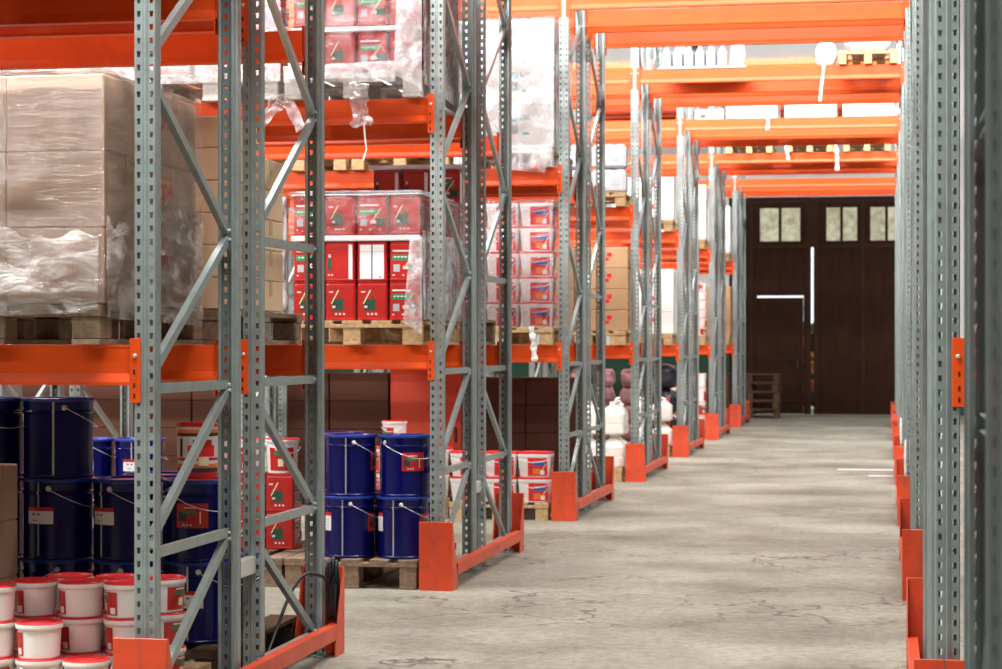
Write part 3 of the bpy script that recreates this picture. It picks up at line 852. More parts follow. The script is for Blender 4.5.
def tub_t(w, d, h):
    def ring(ww, dd, z, r=0.035, n=4):
        pts = []
        for cx, cy, a0 in ((1, 1, 0), (-1, 1, 90), (-1, -1, 180), (1, -1, 270)):
            for t in range(n + 1):
                a = math.radians(a0 + t * 90 / n); pts.append((cx * (ww / 2 - r) + r * math.cos(a), cy * (dd / 2 - r) + r * math.sin(a), z))
        return pts
    def loft(mb, lv, key, top=True, bot=True):
        R = [ring(*a) for a in lv]; n = len(R[0]); vs = [p for r_ in R for p in r_]; fs = []
        for i in range(len(R) - 1):
            for j in range(n): fs.append((i * n + j, i * n + (j + 1) % n, (i + 1) * n + (j + 1) % n, (i + 1) * n + j))
        if top: fs.append(tuple(range((len(R) - 1) * n, len(R) * n)))
        if bot: fs.append(tuple(range(n - 1, -1, -1)))
        mb.add(vs, fs, key)
    k = 0.86
    body = MB(); loft(body, [(w * k, d * k, 0), (w * 0.97, d * 0.97, h - 0.045), (w * 0.99, d * 0.99, h - 0.043), (w, d, h - 0.032), (w, d, h - 0.018), (w * 0.97, d * 0.97, h - 0.017)], 'white')
    lid = MB(); loft(lid, [(w * 0.975, d * 0.975, h - 0.0165), (w * 1.0, d * 1.0, h - 0.014), (w * 1.0, d * 1.0, h - 0.003), (w * 0.97, d * 0.97, h), (w * 0.93, d * 0.93, h - 0.001), (w * 0.90, d * 0.90, h - 0.006)], 'redplastic')
    lbs = [MB(), MB()]
    def wall(face, u0, u1, z0, z1, key, lift=0.001, skew=0):
        def off(z, L): return L / 2 * (k + (0.97 - k) * z / (h - 0.045)) + lift
        pts = [(u0, z0), (u1, z0), (u1 + skew, z1), (u0 + skew, z1)]
        fn = {0: lambda u, z: (u, -off(z, d), z), 1: lambda u, z: (off(z, w), u, z)}[face]
        lbs[face].add([fn(u, z) for u, z in pts], [(0, 1, 2, 3)], key)
    for f, L in ((0, w), (1, d)):
        wall(f, -L * 0.17, L * 0.41, 0.010, h - 0.050, 'redplastic'); wall(f, -L * 0.02, L * 0.36, h * 0.46, h * 0.58, 'bluep', 0.002)
        wall(f, L * 0.0, L * 0.34, h * 0.58, h * 0.64, 'teal', 0.002); wall(f, -L * 0.02, L * 0.20, h * 0.12, h * 0.36, 'orange', 0.0018)
        wall(f, L * 0.20, L * 0.225, h * 0.20, h * 0.55, 'cream', 0.003, 0.05); wall(f, L * 0.2, L * 0.32, h * 0.10, h * 0.28, 'paper', 0.0025)
    hd = MB(); pts = []
    for i in range(11):
        t = i / 10; pts.append((-w * 0.46 + w * 0.92 * t, -d / 2 - 0.004, h * 0.72 - math.sin(PI * t) * h * 0.14))
    hd.tube(pts, 0.003, 'white', 6)
    return template([('paint_tub', body, None), ('lid', lid, 0), ('label', lbs[0], 0), ('label', lbs[1], 0), ('handle', hd, 0)])
TUB = tub_t(0.292, 0.24, 0.214)

def jerry_t():
    w, d, h = 0.26, 0.22, 0.30; mb = MB()
    mb.box(-w / 2, w / 2, -d / 2, d / 2, 0, h * 0.78, 'jerry', 0.03)
    mb.prism([(-w / 2 + 0.03, h * 0.77), (w / 2 - 0.03, h * 0.77), (w / 2 - 0.07, h * 0.92), (-w / 2 + 0.05, h * 0.92)], 'y', -d / 2 + 0.03, d / 2 - 0.03, 'jerry')
    hd = MB(); hd.tube([(-0.08, 0, h * 0.90), (-0.06, 0, h * 1.0), (0.0, 0, h * 1.03), (0.035, 0, h * 0.98), (0.04, 0, h * 0.90)], 0.014, 'jerry', 8)
    cp = MB(); cp.lathe([(0.028, h * 0.90), (0.028, h * 1.02), (0.024, h * 1.03), (0, h * 1.03)], 14, 'redplastic', 0.075, -0.0)
    return template([('jerrycan', mb, None), ('handle', hd, 0), ('cap', cp, 0)])
JERRY = jerry_t()

def jug_t():
    R, h = 0.13, 0.36; mb = MB()
    mb.lathe([(0, 0.0), (R * 0.92, 0.0), (R, 0.02), (R, h * 0.30), (R * 0.97, h * 0.33), (R, h * 0.36), (R, h * 0.62), (R * 0.8, h * 0.76), (R * 0.36, h * 0.88), (R * 0.30, h * 0.90), (R * 0.30, h * 0.94)], 24, 'jerry')
    cp = MB(); cp.lathe([(R * 0.33, h * 0.93), (R * 0.33, h * 0.995), (R * 0.28, h), (0, h)], 16, 'white')
    return template([('water_jug', mb, None), ('cap', cp, 0)])
JUG = jug_t()

def bundle_t(w, d, h, key, seed, name='soft_bundle'):
    """bulging tied bag"""
    mb = MB(); nu, nv = 20, 12; vs = []; fs = []
    for j in range(nv + 1):
        v = j / nv; zz = h * v; prof = (math.sin(PI * min(1, max(0.0, v * 0.94 + 0.03))) ** 0.2)
        for i in range(nu):
            a = 2 * PI * i / nu; c, s_ = math.cos(a), math.sin(a)
            sq = 1.0 / max(abs(c), abs(s_)) ** 0.8
            p = Vector((w / 2 * c * sq * prof, d / 2 * s_ * sq * prof, zz))
            nn = noise.noise(p * 7 + Vector((seed * 4.7, seed, seed * 2))) + 0.5 * noise.noise(p * 16 + Vector((seed, 0, 0)))
            k = 0.86 + 0.22 * max(-0.8, min(0.62, nn))
            vs.append((p.x * k * 0.95, p.y * k * 0.95, zz))
    for j in range(nv):
        for i in range(nu): fs.append((j * nu + i, j * nu + (i + 1) % nu, (j + 1) * nu + (i + 1) % nu, (j + 1) * nu + i))
    fs.append(tuple(range(nv * nu, (nv + 1) * nu))); fs.append(tuple(range(nu - 1, -1, -1)))
    mb.add(vs, fs, key, True)
    return template([(name, mb, None)])

# ------------------------------------------------------------------ goods: placing
S0, S1, S2 = -3.235, -4.14, -5.05
EPS = 0.002
def put_pallet(tp, X, Y, z, label, group='pallets under the goods', sx=1.0):
    return spawn(tp, (X, Y, z + (EPS if z > 0.01 else 0.0)), 0, label, 'pallet', group, scale=(sx, 1, 1))
def AY(k): return rowY(k) + 0.525
def BY(k): return rowY(k) + 1.865

def stack(tp, xs, ys, z0, dz, n, desc, place, cat, group, rots=None, jitter=0.0, tiers=None, colnames=None):
    """rows in ys (front first), columns in xs (left first), n tiers; every item its own labelled thing.
    tiers: optional function (row, column) -> number of tiers there"""
    for j, y in enumerate(ys):
        for i, x in enumerate(xs):
            m = tiers(j, i) if tiers else n
            for t in range(m):
                r = rots(j, i, t) if rots else 0.0
                r += random.uniform(-jitter, jitter)
                bits = [desc]
                c = colname(i, len(xs))
                if c: bits.append(c)
                bits.append(tiername(t, n) + ' tier' if n > 1 else '')
                if len(ys) > 1: bits.append('front' if j == 0 else ('second row' if j == 1 else ORD[j] + ' row back'))
                bits.append(place)
                spawn(tp, (x, y, z0 + t * dz + EPS * (1 + t * 0.3)), r, ', '.join(b for b in bits if b), cat, group)

def wrap(name, label, x0, x1, y0, y1, z0, z1, key, amp=0.02, seed=1, sides='frt', res=0.05, extra=None):
    """stretch film round a load: f front, r right side, t top, l left side (sheets stand 8 mm off the goods)"""
    mb = MB(); g = 0.010
    nx = max(4, int((x1 - x0) / res)); ny = max(4, int((y1 - y0) / res)); nz = max(4, int((z1 - z0) / res))
    x0 -= g; x1 += g; y0 -= g; y1 += g; z1 += g
    if 'f' in sides: mb.sheet((x0, y0, z0), (x1, y0, z0), (x1, y0, z1), (x0, y0, z1), nx, nz, amp, seed, key, out=(0, -1, 0))
    if 'r' in sides: mb.sheet((x1, y0, z0), (x1, y1, z0), (x1, y1, z1), (x1, y0, z1), ny, nz, amp, seed + 1, key, out=(1, 0, 0))
    if 'l' in sides: mb.sheet((x0, y1, z0), (x0, y0, z0), (x0, y0, z1), (x0, y1, z1), ny, nz, amp, seed + 2, key, out=(-1, 0, 0))
    if 't' in sides: mb.sheet((x0, y0, z1), (x1, y0, z1), (x1, y1, z1), (x0, y1, z1), nx, ny, amp, seed + 3, key, out=(0, 0, 1))
    o = link(name, mb.mesh(name)); tag(o, label, 'stretch film', 'films round the pallet loads')
    return o

def ribbon(name, label, pts, w, key, cat='strap', group='loose straps and film tails', seed=1, parent=None):
    """crumpled strip of film or strap hanging along pts"""
    mb = MB(); n = 26; vs = []; fs = []; P = [Vector(p) for p in pts]; m = 5
    for i in range(n + 1):
        t = i / n * (len(P) - 1); a = min(int(t), len(P) - 2); p = P[a].lerp(P[a + 1], t - a); sg_ = P[a + 1] - P[a]; ln = math.hypot(sg_.x, sg_.z) or 1.0; pd = (-sg_.z / ln, sg_.x / ln)
        ww = w * (0.75 + 0.5 * noise.noise(Vector((i * 0.23 + seed, seed, 0))))
        for j in range(m + 1):
            u = j / m - 0.5
            q = Vector((p.x + u * ww * pd[0], p.y + 0.35 * ww * noise.noise(Vector((i * 0.31, j * 0.9, seed))) , p.z + u * ww * pd[1] + 0.2 * ww * noise.noise(Vector((i * 0.2, j * 0.7, seed + 9)))))
            vs.append(q)
    for i in range(n):
        for j in range(m):
            k = i * (m + 1) + j; fs.append((k, k + 1, k + m + 2, k + m + 1))
    mb.add(vs, fs, key, True)
    o = link(name, mb.mesh(name), parent)
    if parent is None: tag(o, label, cat, group)
    return o

def board(name, label, x0, x1, y0, y1, z0, z1, key, cat='sheet'):
    mb = MB(); mb.box(x0, x1, y0, y1, z0, z1, key, min(0.006, (z1 - z0) * 0.3))
    me = mb.mesh(name); fix_normals(me)
    o = link(name, me); tag(o, label, cat, 'boards between tiers'); return o

# ================================================================== nearest rack
Y = rowY(1)
# wrapped cartons on the first shelf
put_pallet(PAL_L, -3.295, AY(1), LZ[1], 'wooden pallet under the big wrapped cartons on the nearest rack')
BIG = carton_t(0.385, 0.53, 0.285)
BIGM = carton_t(0.385, 0.53, 0.285, mark=red_mark)
for i, x in enumerate((-3.443, -3.055)):
    for j in range(2):
        if i == 0 and j == 1: continue
        for t in range(3):
            lab = f"big stretch-wrapped carton, {tiername(t, 3)} tier, {'by the near upright' if i else 'at the picture edge'}, {'front' if j == 0 else 'rear'}, nearest rack"
            spawn(BIGM if (i == 1 and j == 1 and t > 0) or (i == 1 and j == 1) else BIG, (x, Y - 0.04 + 0.265 + j * 0.535, 1.653 + t * 0.286), 0, lab, 'carton', 'big cartons in film on the nearest rack')
w = wrap('stretch_wrap', 'clear crumpled film round the big cartons on the nearest rack', -3.64, -2.862, Y - 0.04, Y + 1.03, 1.655, 2.505, 'filmsoft', 0.030, 3, 'frt', 0.03)
mb = MB()
mb.sheet((-2.850, Y - 0.07, 1.60), (-2.845, Y + 1.04, 1.58), (-2.850, Y + 1.03, 2.06), (-2.850, Y - 0.07, 1.95), 46, 22, 0.03, 8, 'filmband', freq=5, out=(1, 0, 0), ragged=0.10)
link('loose_sheet', mb.mesh('loose_sheet'), w)
mb = MB()
mb.sheet((-3.66, Y - 0.10, 1.60), (-2.86, Y - 0.10, 1.62), (-2.855, Y - 0.10, 1.95), (-3.66, Y - 0.10, 1.99), 60, 22, 0.026, 12, 'filmband', freq=5, out=(0, -1, 0), ragged=0.09)
link('torn_flap', mb.mesh('torn_flap'), w)
# small plain cartons behind
put_pallet(PAL_L, -3.24, BY(1), LZ[1], 'wooden pallet under the small plain cartons at the back of the nearest rack')
SMALL = carton_t(0.40, 0.40, 0.139, 'carton3', tape='tape')
stack(SMALL, (-3.408, -3.000), (Y + 1.30 + 0.20, Y + 1.30 + 0.61), 1.653, 0.140, 6, 'small plain carton', 'back of the nearest rack', 'carton', 'small cartons at the back of the nearest rack', tiers=lambda j, i: 6 if j == 0 else 5)

# white buckets in front
put_pallet(PAL, -3.25, AY(1), 0, 'wooden pallet under the white and red buckets by the nearest foot guard', sx=0.97)
rowsx = [(Y + 0.25, (-3.43, -3.237, -3.045), (3, 2, 1)), (Y + 0.44, (-3.335, -3.142, -2.95), (3, 3, 3)), (Y + 0.63, (-3.262, -3.062, -2.868), (3, 3, 3))]
for j, (yy, xs, ns) in enumerate(rowsx):
    for i, x in enumerate(xs):
        for t in range(ns[i]):
            r = math.radians({0: 0, 1: 8, 2: -6}[j] + (random.uniform(-14, 14)))
            if (t == 0) and j == 0: r += math.radians(80)
            if j == 2 and i == 2: r += math.radians(150)
            spawn(BUCKET if t == 0 and j == 0 else BUCKET_N, (x, yy, 0.150 + t * 0.1392), r, f"white bucket with red lid, {tiername(t, 3)} tier, {('leftmost', 'middle', 'rightmost')[i]} of {('front', 'second', 'rear')[j]} row, nearest rack's floor", 'bucket', 'white buckets with red lids on the nearest floor')
# cartons at the picture edge
COL4 = carton_t(0.34, 0.34, 0.243, 'carton')
for t in range(4):
    spawn(COL4, (-3.925, Y + 1.075, EPS + t * 0.2445), 0, f"upright carton column by the left picture edge, {tiername(t, 4)} box, behind the bucket stack", 'carton', 'carton column behind the buckets')
# drums
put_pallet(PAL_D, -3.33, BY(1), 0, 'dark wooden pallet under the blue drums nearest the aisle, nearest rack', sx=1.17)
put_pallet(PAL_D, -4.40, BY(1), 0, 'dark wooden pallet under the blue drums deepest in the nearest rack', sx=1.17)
dz = 0.3605
for j, yy in enumerate((Y + 1.545, Y + 1.885)):
    for i, x in enumerate((-4.36, -4.025, -3.69, -3.355, -3.02)):
        n = (3, 3, 3, 2, 2)[i] if j == 0 else (0, 0, 0, 2, 1)[i]
        for t in range(n):
            xx = x + (0.02 if j == 1 else 0)
            r = math.radians({(3, 1): -24, (4, 1): -50, (3, 0): 175, (4, 0): 4, (2, 2): 20, (1, 2): -45, (2, 1): -6}.get((i, t), 170 + 9 * i) if j == 0 else -75)
            tp_ = {(3, 1): DRUM_AW, (4, 1): DRUM_AR, (2, 1): DRUM_AW, (2, 2): DRUM_AN, (1, 2): DRUM_AR, (4, 0): DRUM_AW}.get((i, t), DRUM_AN)
            spawn(tp_, (xx, yy, 0.182 + t * dz), r, f"blue steel paint drum, {tiername(t, 3)} tier, {colname(i, 5)} in {'front' if j == 0 else 'second'} row, nearest rack's floor level", 'drum', 'blue drums on the nearest rack floor')
# printed pail standing on the drums
def pail_t():
    R, H = 0.094, 0.25; mb = MB()
    mb.lathe([(0, 0.002), (R * 0.93, 0.0), (R * 0.94, 0.03), (R * 0.945, 0.05), (R * 0.95, 0.068), (R * 0.955, 0.082), (R * 0.96, 0.095), (R * 0.975, 0.19), (R * 0.98, 0.205), (R * 0.985, 0.22), (R * 0.99, 0.232)], 32,
             ['white', 'redplastic', 'dark', 'orange', 'white', 'redplastic', 'white', 'dark', 'orange', 'white'])
    lid = MB(); lid.lathe([(R * 0.99, 0.232), (R + 0.003, 0.233), (R + 0.003, 0.244), (R - 0.003, H), (R - 0.012, H - 0.004), (0, H - 0.004)], 32, 'redplastic')
    lb = MB()
    def cp(a0, a1, z0, z1, key, lift=0.0015, n=8):
        vs = []; fs = []
        for q in range(n + 1):
            t = math.radians(a0 + (a1 - a0) * q / n); r_ = R * 0.975 + lift
            for z in (z0, z1): vs.append((r_ * math.cos(t), r_ * math.sin(t), z))
        for q in range(n): fs.append((2 * q, 2 * q + 2, 2 * q + 3, 2 * q + 1))
        lb.add(vs, fs, key, True)
    cp(-100, -20, 0.10, 0.15, 'redplastic'); cp(-85, -30, 0.14, 0.175, 'red'); cp(-128, -118, 0.10, 0.18, 'dark'); cp(-70, -40, 0.06, 0.10, 'cream', 0.002); cp(-115, -60, 0.175, 0.19, 'paper', 0.002)
    return template([('printed_pail', mb, None), ('lid', lid, 0), ('label', lb, 0)])
spawn(pail_t(), (-3.03, Y + 1.545, 0.182 + 2 * dz + 0.001), 0, 'white and red printed pail standing on a blue drum behind the near brace', 'pail')

# coil of black hose hung inside the far end of the nearest foot guard, with its tail
hz = thing('hose_coil', 'black rubber hose coil hanging in the foot guard of the nearest rack', 'hose', (FRAME_X[1], Y, 0))
mb = MB()
for q in range(4):
    pts = []
    for i in range(32):
        a = 2 * PI * i / 32
        pts.append((0.056 + 0.0125 * q + 0.003 * math.sin(2 * a + q), B1 + 0.030 + (0.034 + 0.002 * (q % 2)) * math.cos(a), 0.312 + 0.006 * (q % 3) + 0.142 * math.sin(a)))
    mb.tube(pts, 0.0080, 'black', 8, closed=True)
link('hose_loop', mb.mesh('hose_loop'), hz)
mb = MB(); way = [(0.060, 2.352, .36), (0.058, 2.29, .39), (0.0, 2.20, .41), (-0.045, 2.10, .33), (-0.062, 1.95, .20), (-0.068, 1.78, .08), (-0.068, 1.6, .012), (-0.068, 1.2, .0095)]
pts = []
for i in range(len(way) - 1):
    p0, p1, p2, p3 = [Vector(way[min(max(k_, 0), len(way) - 1)]) for k_ in (i - 1, i, i + 1, i + 2)]
    for s_ in range(5):
        t = s_ / 5; pts.append(0.5 * ((2 * p1) + (p2 - p0) * t + (2 * p0 - 5 * p1 + 4 * p2 - p3) * t * t + (3 * p1 - p0 - 3 * p2 + p3) * t ** 3))
mb.tube(pts, 0.0085, 'black', 7)
link('hose_tail', mb.mesh('hose_tail'), hz)

# ================================================================== second rack
Y = rowY(2)
put_pallet(PAL, S0, AY(2), LZ[1], 'wooden pallet under the red tins on the second rack')
TX = (-3.520, -3.317, -3.113, -2.909)
T0 = Y + 0.05
FACE = {0: 0.0, 1: -PI / 2, 2: PI, 3: PI / 2}
faces = {(0, 0): 0, (1, 0): 0, (2, 0): 0, (3, 0): 1, (0, 1): 1, (1, 1): 3, (2, 1): 2, (3, 1): 1, (0, 2): 1, (1, 2): 0, (2, 2): 1, (3, 2): 0}
G = 'red tins in the wrapped stack on the second rack'
for t in range(3):
    z = 1.653 + t * 0.2425 + (0.040 if t == 2 else 0)
    for i, x in enumerate(TX):
        spawn(TIN, (x, T0, z), FACE[faces[(i, t)]] + random.uniform(-0.03, 0.03), f"red square tin, {tiername(t, 3)} tier, {colname(i, 4)} at front of the second rack's lower shelf", 'tin', G)
    for j in range(1, 6):
        spawn(TIN, (TX[3], T0 + j * 0.204, z), FACE[(j + t) % 4], f"red square tin, {tiername(t, 3)} tier, {ORD[j]} back on the aisle side, second rack's lower shelf", 'tin', G)
    if t == 2:
        for i, x in enumerate(TX[:3]): spawn(TIN, (x, T0 + 0.204, z), FACE[(i + 2) % 4], f"red tin under film, top tier, {colname(i, 4)} in second row, second rack's lower shelf", 'tin', G)
board('foam_sheet', 'white foam sheet between the second and top tier of red tins', -3.625, -2.808, Y - 0.065, Y + 1.12, 2.140, 2.176, 'paper')
board('foam_sheet', 'thin white sheet lying over the top tier of red tins, second rack', -3.625, -2.808, Y - 0.06, Y + 1.12, 2.424, 2.430, 'paper')
w = wrap('stretch_wrap', 'clear film over the top tier of red tins, second rack', -3.625, -2.808, Y - 0.068, Y + 1.12, 2.182, 2.436, 'film', 0.014, 21, 'frt', 0.028)
mb = MB()
mb.sheet((-2.794, Y - 0.03, 1.655), (-2.794, Y + 1.12, 1.655), (-2.794, Y + 1.12, 2.2), (-2.794, Y - 0.06, 2.2), 30, 22, 0.015, 31, 'filmmilk', out=(1, 0, 0))
mb.sheet((-2.905, Y - 0.092, 1.64), (-2.785, Y - 0.092, 1.56), (-2.785, Y - 0.092, 2.16), (-2.86, Y - 0.092, 2.16), 8, 24, 0.03, 37, 'filmmilk', out=(0, -1, 0))
link('loose_sheet', mb.mesh('loose_sheet'), w)
mb = MB()
for a in range(4):
    pts = []
    for i in range(24):
        t = i / 23; z = 2.42 - 0.76 * t
        pts.append((-3.690 + 0.020 * math.sin(3.1 * a + 5 * t) - 0.01 * t, Y - 0.02 + 0.02 * math.cos(2.2 * a + 7 * t), z))
    mb.tube([(p[0], p[1], p[2]) for p in pts], 0.016 + 0.005 * (a % 2), 'filmmilk', 8)
link('gathered_end', mb.mesh('gathered_end'), w)
# stack behind, one tier higher
put_pallet(PAL_G, S0, BY(2), LZ[1], 'wooden pallet under the taller red tin stack at the back of the second rack')
for t in range(4):
    z = 1.684 + t * 0.2425 + 0.036 * (t // 2)
    for i, x in enumerate((-3.345, -3.140, -2.935)):
        spawn(TIN, (x, Y + 1.40, z), FACE[(3, 3, 1)[i] if t == 3 else (i + t) % 4], f"red square tin, {tiername(t, 4)} tier, {colname(i, 3)} in the taller stack behind, second rack", 'tin', 'red tins in the taller stack of the second rack')
board('foam_sheet', 'white sheet in the middle of the taller red tin stack', -3.46, -2.82, Y + 1.29, Y + 1.9, 2.170, 2.203, 'paper')
board('foam_sheet', 'grey sheet on top of the taller red tin stack, second rack', -3.47, -2.81, Y + 1.28, Y + 1.9, 2.692, 2.722, 'palewrap')
# second shelf, wrapped tins
for X, who in ((S0, 'the film-wrapped red tins'), (S1, 'the wrapped tubs next to the red tins'), (S2, 'the wrapped tubs deepest in the rack')):
    put_pallet(PAL_P, X, AY(2), LZ[2], f'pale wooden pallet under {who}, second rack upper shelf')
for t in range(3):
    for i, x in enumerate(TX):
        spawn(TIN, (x, T0, 3.188 + t * 0.280), FACE[(1, 0, 1, 0)[i]], f"red tin in film, {tiername(t, 3)} tier, {colname(i, 4)}, front of second rack's upper shelf", 'tin', 'red tins in film on the upper shelf')
    for j in range(1, 6):
        spawn(TIN, (TX[3], T0 + j * 0.204, 3.188 + t * 0.280), FACE[(j + t) % 4], f"red tin in film, {tiername(t, 3)} tier, {ORD[j]} back, aisle side, second rack's upper shelf", 'tin', 'red tins in film on the upper shelf')
board('foam_sheet', 'white sheet between the film-wrapped red tins on the upper shelf', -3.625, -2.808, Y - 0.065, Y + 1.12, 3.431, 3.462, 'paper')
board('foam_sheet', 'white sheet under the highest tier of red tins on the upper shelf', -3.625, -2.808, Y - 0.065, Y + 1.12, 3.711, 3.742, 'paper')
w = wrap('stretch_wrap', 'cloudy film round the red tins on the second rack upper shelf', -3.640, -2.798, Y - 0.075, Y + 1.13, 3.185, 4.03, 'film', 0.016, 41, 'fr', 0.03)
mb = MB()
mb.sheet((-2.787, Y - 0.05, 3.10), (-2.787, Y + 1.12, 3.06), (-2.787, Y + 1.12, 4.05), (-2.787, Y - 0.06, 4.05), 30, 30, 0.012, 51, 'filmmilk', out=(1, 0, 0))
mb.sheet((-2.96, Y - 0.10, 3.16), (-2.785, Y - 0.10, 3.05), (-2.785, Y - 0.10, 4.0), (-2.93, Y - 0.10, 4.0), 10, 28, 0.035, 55, 'filmmilk', out=(0, -1, 0))
mb.sheet((-3.66, Y - 0.098, 3.12), (-2.95, Y - 0.098, 3.11), (-2.95, Y - 0.098, 3.24), (-3.66, Y - 0.098, 3.22), 26, 8, 0.02, 58, 'filmmilk', out=(0, -1, 0))
link('loose_sheet', mb.mesh('loose_sheet'), w)
for X, nm in ((S1, 'beside the red tins'), (S2, 'deepest')):
    stack(TUB, (X - 0.296, X, X + 0.296), (Y + 0.07,), 3.187, 0.2155, 4, 'wrapped white tub', f"{nm}, second rack's upper shelf", 'tub', 'tubs in film on the second rack')
    wrap('stretch_wrap', f'cloudy film round the white and red tubs {nm}, second rack upper shelf', X - 0.447, X + 0.447, Y - 0.082, Y + 1.13, 3.13, 4.06, 'filmmilk', 0.014, 61 + X, 'f', 0.04)
# floor drums
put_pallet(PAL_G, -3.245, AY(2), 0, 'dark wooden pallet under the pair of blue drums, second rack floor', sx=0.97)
G = 'blue drums on the second rack floor'
for t, x, yy, r, where in ((0, -3.300, .13, 4, 'bottom tier, left one with the white label'), (0, -2.957, .135, -4, 'bottom tier, beside the orange foot guard'),
                           (1, -3.292, .14, 8, 'top tier, left one of the front pair'), (1, -2.950, .15, -50, 'top tier, right one of the front pair'),
                           (0, -3.300, .48, 5, 'bottom tier, left one behind the front pair'), (0, -2.957, .48, 30, 'bottom tier, right one behind the front pair'),
                           (1, -3.46, .46, 4, 'top tier, half hidden behind the left one')):
    spawn(DRUM_BR if t == 1 else DRUM_B, (x, Y + yy, 0.182 + t * 0.3805), math.radians(r), f"blue paint drum of the second rack, {where}", 'drum', G)
# tins and buckets deeper in
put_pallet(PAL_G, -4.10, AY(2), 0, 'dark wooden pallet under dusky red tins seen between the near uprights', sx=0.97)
stack(TIN, (-4.260, -4.055, -3.850), (Y + 0.55,), 0.182, 0.2425, 2, 'dusky red tin', 'on the floor of the second rack', 'tin', 'red tins on the second rack floor')
for i, x in enumerate((-4.33, -4.095, -3.862)):
    spawn(BUCKET_L, (x, Y + 0.56, 0.670), math.radians(40 * i), f"large white bucket with red lid on the dusky red tins, {colname(i, 3)}", 'bucket', 'large buckets on the tins of the second rack')
put_pallet(PAL_G, -5.05, AY(2), 0, 'dark wooden pallet under the deepest blue drums of the second rack', sx=1.1)
stack(DRUM_AW, (-5.36, -5.02, -4.68), (Y + 0.14,), 0.182, 0.3605, 2, 'blue drum with white label', 'deep in the second rack', 'drum', 'blue drums deep in the second rack', rots=lambda j, i, t: math.radians((-60, 10, 6)[i]))

# ================================================================== third rack
Y = rowY(3)
put_pallet(PAL, S0 - 0.035, AY(3), 0, 'wooden pallet under the white tubs beside the third foot guard')
put_pallet(PAL_G, S1, AY(3), 0, 'dark pallet under tubs hidden behind the blue drums, third rack')
stack(TUB, (-3.560, -3.264, -2.968), (Y + 0.07,), 0.150, 0.2155, 2, 'white tub with red lid', "third rack's floor", 'tub', 'tubs on the third rack floor', jitter=0.03)
stack(TUB, (-4.450, -4.154, -3.858), (Y + 0.07,), 0.182, 0.2155, 2, 'white tub with red lid', "third rack's floor, deeper pallet", 'tub', 'tubs on the third rack floor')
spawn(BUCKET_L, (-4.22, Y + 0.08, 0.616), 0.5, 'white bucket with red lid peeping over the blue drums of the second rack', 'bucket')
put_pallet(PAL_G, -3.27, BY(3), 0, 'dark pallet under the brown cartons near the aisle, third rack')
put_pallet(PAL_G, -5.05, BY(3), 0, 'dark pallet under the brown cartons deep in the third rack', sx=1.08)
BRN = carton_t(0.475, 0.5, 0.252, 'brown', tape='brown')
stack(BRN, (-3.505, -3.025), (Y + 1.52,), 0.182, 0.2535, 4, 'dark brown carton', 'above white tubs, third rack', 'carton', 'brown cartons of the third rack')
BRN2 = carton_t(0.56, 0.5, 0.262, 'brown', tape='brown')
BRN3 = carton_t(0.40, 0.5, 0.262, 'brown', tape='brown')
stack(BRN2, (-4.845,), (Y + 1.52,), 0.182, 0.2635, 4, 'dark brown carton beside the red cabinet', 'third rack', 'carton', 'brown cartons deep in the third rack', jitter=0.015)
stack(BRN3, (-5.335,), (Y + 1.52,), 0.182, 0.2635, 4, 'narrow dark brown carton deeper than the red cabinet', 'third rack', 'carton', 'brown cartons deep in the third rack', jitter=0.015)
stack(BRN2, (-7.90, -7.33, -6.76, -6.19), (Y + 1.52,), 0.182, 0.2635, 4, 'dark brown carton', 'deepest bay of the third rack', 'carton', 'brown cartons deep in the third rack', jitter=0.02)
for X in (-7.63, -6.50): put_pallet(PAL_G, X, BY(3), 0, f"dark pallet under the {'deepest brown cartons' if X < -7 else 'brown cartons next to the deepest ones'}, third rack", sx=1.25)
# red cabinet between the cartons
cb = thing('steel_cabinet', 'orange-red steel cabinet glimpsed behind the blue drums of the second rack', 'cabinet', (-4.205, Y + 1.52, 0))
mb = MB(); mb.box(-0.345, 0.345, -0.22, 0.25, 0.04, 1.33, 'cabinet', 0.006); mb.box(-0.33, 0.33, -0.20, 0.24, 0, 0.04, 'hole'); link('body', mb.mesh('body'), cb)
mb = MB(); mb.box(-0.335, 0.335, -0.236, -0.221, 0.06, 1.315, 'cabinet', 0.004); dr = link('door', mb.mesh('door'), cb)
mb = MB(); mb.box(0.27, 0.29, -0.262, -0.237, 0.60, 0.74, 'dark', 0.004); link('handle', mb.mesh('handle'), dr)
# first shelf: tubs in pink-hazed film
put_pallet(PAL, S0, AY(3), LZ[1], 'wooden pallet under the wrapped tubs on the third rack')
put_pallet(PAL, S1, AY(3), LZ[1], 'wooden pallet under the dark bundles on the third rack')
stack(TUB, (-3.540, -3.244, -2.948), (Y + 0.07,), 1.652, 0.2157, 5, 'white and red tub in hazy film', "third rack's lower shelf", 'tub', 'film-wrapped tubs on the third rack', jitter=0.02)
w = wrap('stretch_wrap', 'pale hazy film round the white and red tubs, third rack lower shelf', -3.692, -2.800, Y - 0.055, Y + 1.1, 1.66, 2.738, 'filmpink', 0.014, 71, 'frlt', 0.04)
for q in range(5):
    DB = bundle_t(0.38, 0.5, 0.205, 'bagblack', 5 + q, 'film_bundle')
    spawn(DB, (-3.94, Y + 0.22, 1.654 + q * 0.206), 0, f"dark film bundle beside the wrapped tubs, {tiername(q, 5)} of the pile, third rack", 'bundle', 'dark bundles on the third rack')
